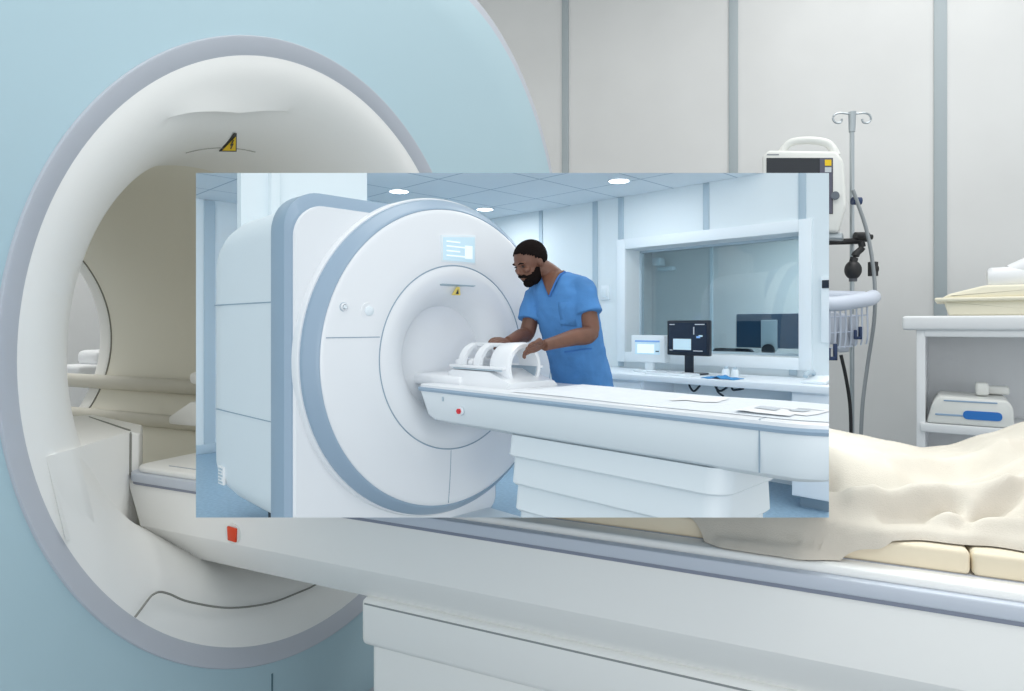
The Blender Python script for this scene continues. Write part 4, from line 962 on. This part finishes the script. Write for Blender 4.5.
# hair cap
bm = B()
def cap(bm, cen, ax, keep, seg=48, rings=36):
    t = bmesh.new(); bmesh.ops.create_uvsphere(t, u_segments=seg, v_segments=rings, radius=1)
    dele = [f for f in t.faces if not keep(f.calc_center_median().normalized())]
    bmesh.ops.delete(t, geom=dele, context='FACES')
    for v in t.verts: v.co = cen + v.co.x * ax[0] + v.co.y * ax[1] + v.co.z * ax[2]
    merge(bm, t)
cap(bm, H(-.014, 0, .031), (HFd * .1105 * S_, HS * .0865 * S_, HU * .1015 * S_), lambda n: n.z > (.42 if n.x > .55 else .42 - (.55 - n.x) * 1.15) and not (n.x > .72 and n.z < .55))
hr = part('hair', bm, I_hair, man, sharp=180); hr.modifiers.new('s', 'SOLIDIFY').thickness = .008
# beard and moustache
bm = B()
cap(bm, H(.022, 0, -.037), (HFd * .0765 * S_, HS * .066 * S_, HU * .088 * S_), lambda n: n.x > -.35 and n.z < -.12 + (.0 if n.x > .6 else .42 * (1 - max(n.x, -.3) / .6) * .8) and not (n.x > .84 and n.z > -.3) and n.z > -.97)
ell(bm, H(.060, 0, -.096), (HFd * .034 * S_, HS * .035 * S_, HU * .028 * S_))
tube(bm, [H(.072, -.034, -.056), H(.093, -.018, -.042), H(.099, 0, -.040), H(.093, .018, -.042), H(.072, .034, -.056)], [.005, .0065, .0065, .0065, .005], 8)
bd = part('beard', bm, I_hair, man, sharp=180); bd.modifiers.new('s', 'SOLIDIFY').thickness = .005
for s in (-1, 1):
    bm = B(); tube(bm, [H(.094, s * .016, .030), H(.095, s * .032, .036), H(.084, s * .052, .030)], [.004, .005, .003], 8); part('eyebrow', bm, I_hair, man)
    bm = B(); ell(bm, H(.083, s * .032, .012), (HFd * .010, HS * .014, HU * .006)); part('eye', bm, mat('eye_dark', (40, 28, 24), .3), man)
# scrub shirt
bm = B()
tr = [(402, 584, 4.03, .205, .145), (386, 583, 4.03, .20, .145), (365, 579, 4.02, .195, .142), (345, 574, 4.0, .195, .14), (325, 569, 3.99, .205, .142), (308, 566, 3.985, .215, .142), (295, 564, 3.985, .215, .132), (285, 562, 3.99, .195, .112), (277, 560, 4.0, .15, .09), (272, 559.5, 4.0, .075, .065)]
loft(bm, [ering(J(px, py, d), a, b) for py, px, d, a, b in tr])
for sh, el_, rr, k1 in ((Lsh, Lel, .078, .56), (Rsh, Rel, .072, .72)):
    end = sh + (el_ - sh) * k1 + (RI * .012 if sh is Lsh else Vector((0, 0, 0)))
    tube(bm, smooth_path([sh - SB * (.07 if sh is Lsh else -.06) + UP * .005, sh, (sh + end) / 2, end], 4), [rr * .72, rr * .85, rr * .98, rr, rr, rr * 1.0, rr * 1.02, rr * 1.03, rr * 1.04, rr * 1.05, rr * 1.07, rr * 1.09, rr * 1.12], 24)
shirt = part('scrub_shirt', bm, I_scrub, man, sharp=180, doclip=False); remesh(shirt, .008, 5)
tx = bpy.data.textures.new('wr', 'CLOUDS'); tx.noise_scale = .11; tx.noise_depth = 1
dm = shirt.modifiers.new('d', 'DISPLACE'); dm.texture = tx; dm.strength = .022; dm.mid_level = .5
# V neck skin insert, sleeve hems, pocket
def chest(u, z_, lift=.0):
    """point on the chest front: u across (his left +), z_ pixel row"""
    for (a, b2) in zip(tr, tr[1:]):
        if b2[0] <= z_ <= a[0]:
            t = (z_ - a[0]) / (b2[0] - a[0]); v = [a[i] + (b2[i] - a[i]) * t for i in range(5)]
            c = J(v[1], z_, v[2]); x = max(-.98, min(.98, u / v[3])); e = 2.3
            f = (1 - abs(x) ** e) ** (1 / e)
            return c + SB * u + FB * (v[4] * f + lift)
    return J(560, z_, 4.0)
bm = B(); n = 8; rows = []
for i in range(n + 1):
    z_ = 273 + (296 - 273) * i / n; w_ = .075 * (1 - i / n) + .002
    rows.append([chest(u * w_, z_, .006) for u in (-1, -.5, 0, .5, 1)])
loft(bm, rows, closed=False, caps=False); vn = part('neck_opening', bm, I_skin, man, sharp=180, doclip=False); vn.modifiers.new('s', 'SOLIDIFY').thickness = .012
for s in (-1, 1):
    bm = B(); tube(bm, [chest(s * (.08 * (1 - i / n)), 273 + 24 * i / n, .009) for i in range(n + 1)], .0065, 8); part('neck_band', bm, I_scrubd, man, doclip=False)
bm = B(); rows = [[chest(u, z_, -.004) for u in (.05, .08, .11, .14)] for z_ in (303, 310, 318, 326)]
loft(bm, rows, closed=False, caps=False); pk = part('chest_pocket', bm, I_scrub, man, sharp=180, doclip=False); pk.modifiers.new('s', 'SOLIDIFY').thickness = .004
bm = B(); tube(bm, [chest(u, 352 - u * 25, .007) for u in (.03, .07, .11, .15, .18)], .0045, 6); part('hip_pocket_edge', bm, I_scrubd, man, doclip=False)
# trousers
bm = B()
loft(bm, [ering(hips + UP * .02, .185, .135), ering(hips - UP * .12, .19, .135), ering(hips - UP * .2, .175, .12)])
for s in (-1, 1):
    hp = hips + SB * s * .09 - UP * .08; kn = Vector((hp.x, hp.y, FLI + .5)) + FB * .02; an_ = Vector((hp.x, hp.y, FLI + .07))
    tube(bm, [hp, (hp + kn) / 2, kn, (kn + an_) / 2, an_], [.105, .095, .08, .078, .075], 20)
trs = part('scrub_trousers', bm, I_scrub, man, sharp=180); remesh(trs, .012, 4)

# ================================================================== LIGHT
def area(name, loc, rot, sx, sy, e, col=(1, 1, 1), space='o', spread=None):
    L = bpy.data.lights.new(name, 'AREA'); L.shape = 'RECTANGLE'; L.size = sx; L.size_y = sy; L.energy = e; L.color = col
    if spread: L.spread = spread
    o = bpy.data.objects.new(name, L); C.objects.link(o)
    s = SP[space]; o.matrix_world = Matrix.Translation(s @ Vector(loc)) @ Matrix.Rotation(ang if space == 'i' else 0, 4, 'Z') @ Matrix.Rotation(rot[2], 4, 'Z') @ Matrix.Rotation(rot[0], 4, 'X')
    return o
area('overhead_area_light', (1.0, -.4, 2.85), (0, 0, 0), 1.8, 1.8, 30, (1, .985, .96))
area('overhead_area_light', (1.8, 2.0, 2.85), (0, 0, 0), 1.8, 1.2, 32, (1, .985, .97))
area('overhead_area_light', (2.4, -2.4, 2.85), (radians(-18), 0, 0), 1.8, 1.2, 26, (1, .985, .96))  # added overhead light behind the camera to brighten the bed's near side
area('overhead_area_light', (-3.2, .6, 2.85), (0, 0, 0), 1.2, 1.6, 55, (1, .985, .96))
area('front_fill', (2.3, -3.3, .15), (radians(90), 0, radians(14)), 2.4, 1.3, 17, (.97, .98, 1))  # added fill, no window there: lightens the blanket in the model room's shade
for (px, py), en in zip(((399, 191), (485, 209), (619, 180.5)), (.26, .26, .17)):
    p = PL(px, py, 2, CZ - .03, 'i'); area('lamp_light', tuple(p), (0, 0, 0), .17 * SC, .17 * SC, en, (.94, .97, 1), 'i')
area('control_room_fill', (.6, 4.0, CZ - .05), (0, 0, 0), 1.2 * SC, .6 * SC, 2.2, (.9, .98, 1), 'i')  # added fill without a fixture: brightens the room behind the glass
area('bore_lamp', (-.6, 0, .28), (0, 0, 0), .8 * SC, .08 * SC, .8, (.82, .91, 1), 'i')
w = bpy.data.worlds.new('w'); bpy.context.scene.world = w; w.use_nodes = True
bg = w.node_tree.nodes['Background']; bg.inputs[0].default_value = (.9, .95, .98, 1); bg.inputs[1].default_value = .92
# ================================================================== CAMERA
cd = bpy.data.cameras.new('camera'); cam = bpy.data.objects.new('camera', cd); C.objects.link(cam)
cd.sensor_width = 36; cd.lens = 36 * FPX / 1024; cd.shift_y = (HOR - 345.5) / 1024; cd.clip_start = .02
R = Matrix((RO, UP, -FO)).transposed().to_4x4()
cam.matrix_world = Matrix.Translation(MO @ camO) @ R
sc = bpy.context.scene; sc.camera = cam
sc.view_settings.view_transform = 'Standard'; sc.view_settings.look = 'None'; sc.view_settings.gamma = 1; sc.view_settings.exposure = 0.08
for o in bpy.data.objects:
    for k in ('_b', '_s'):
        if k in o: del o[k]
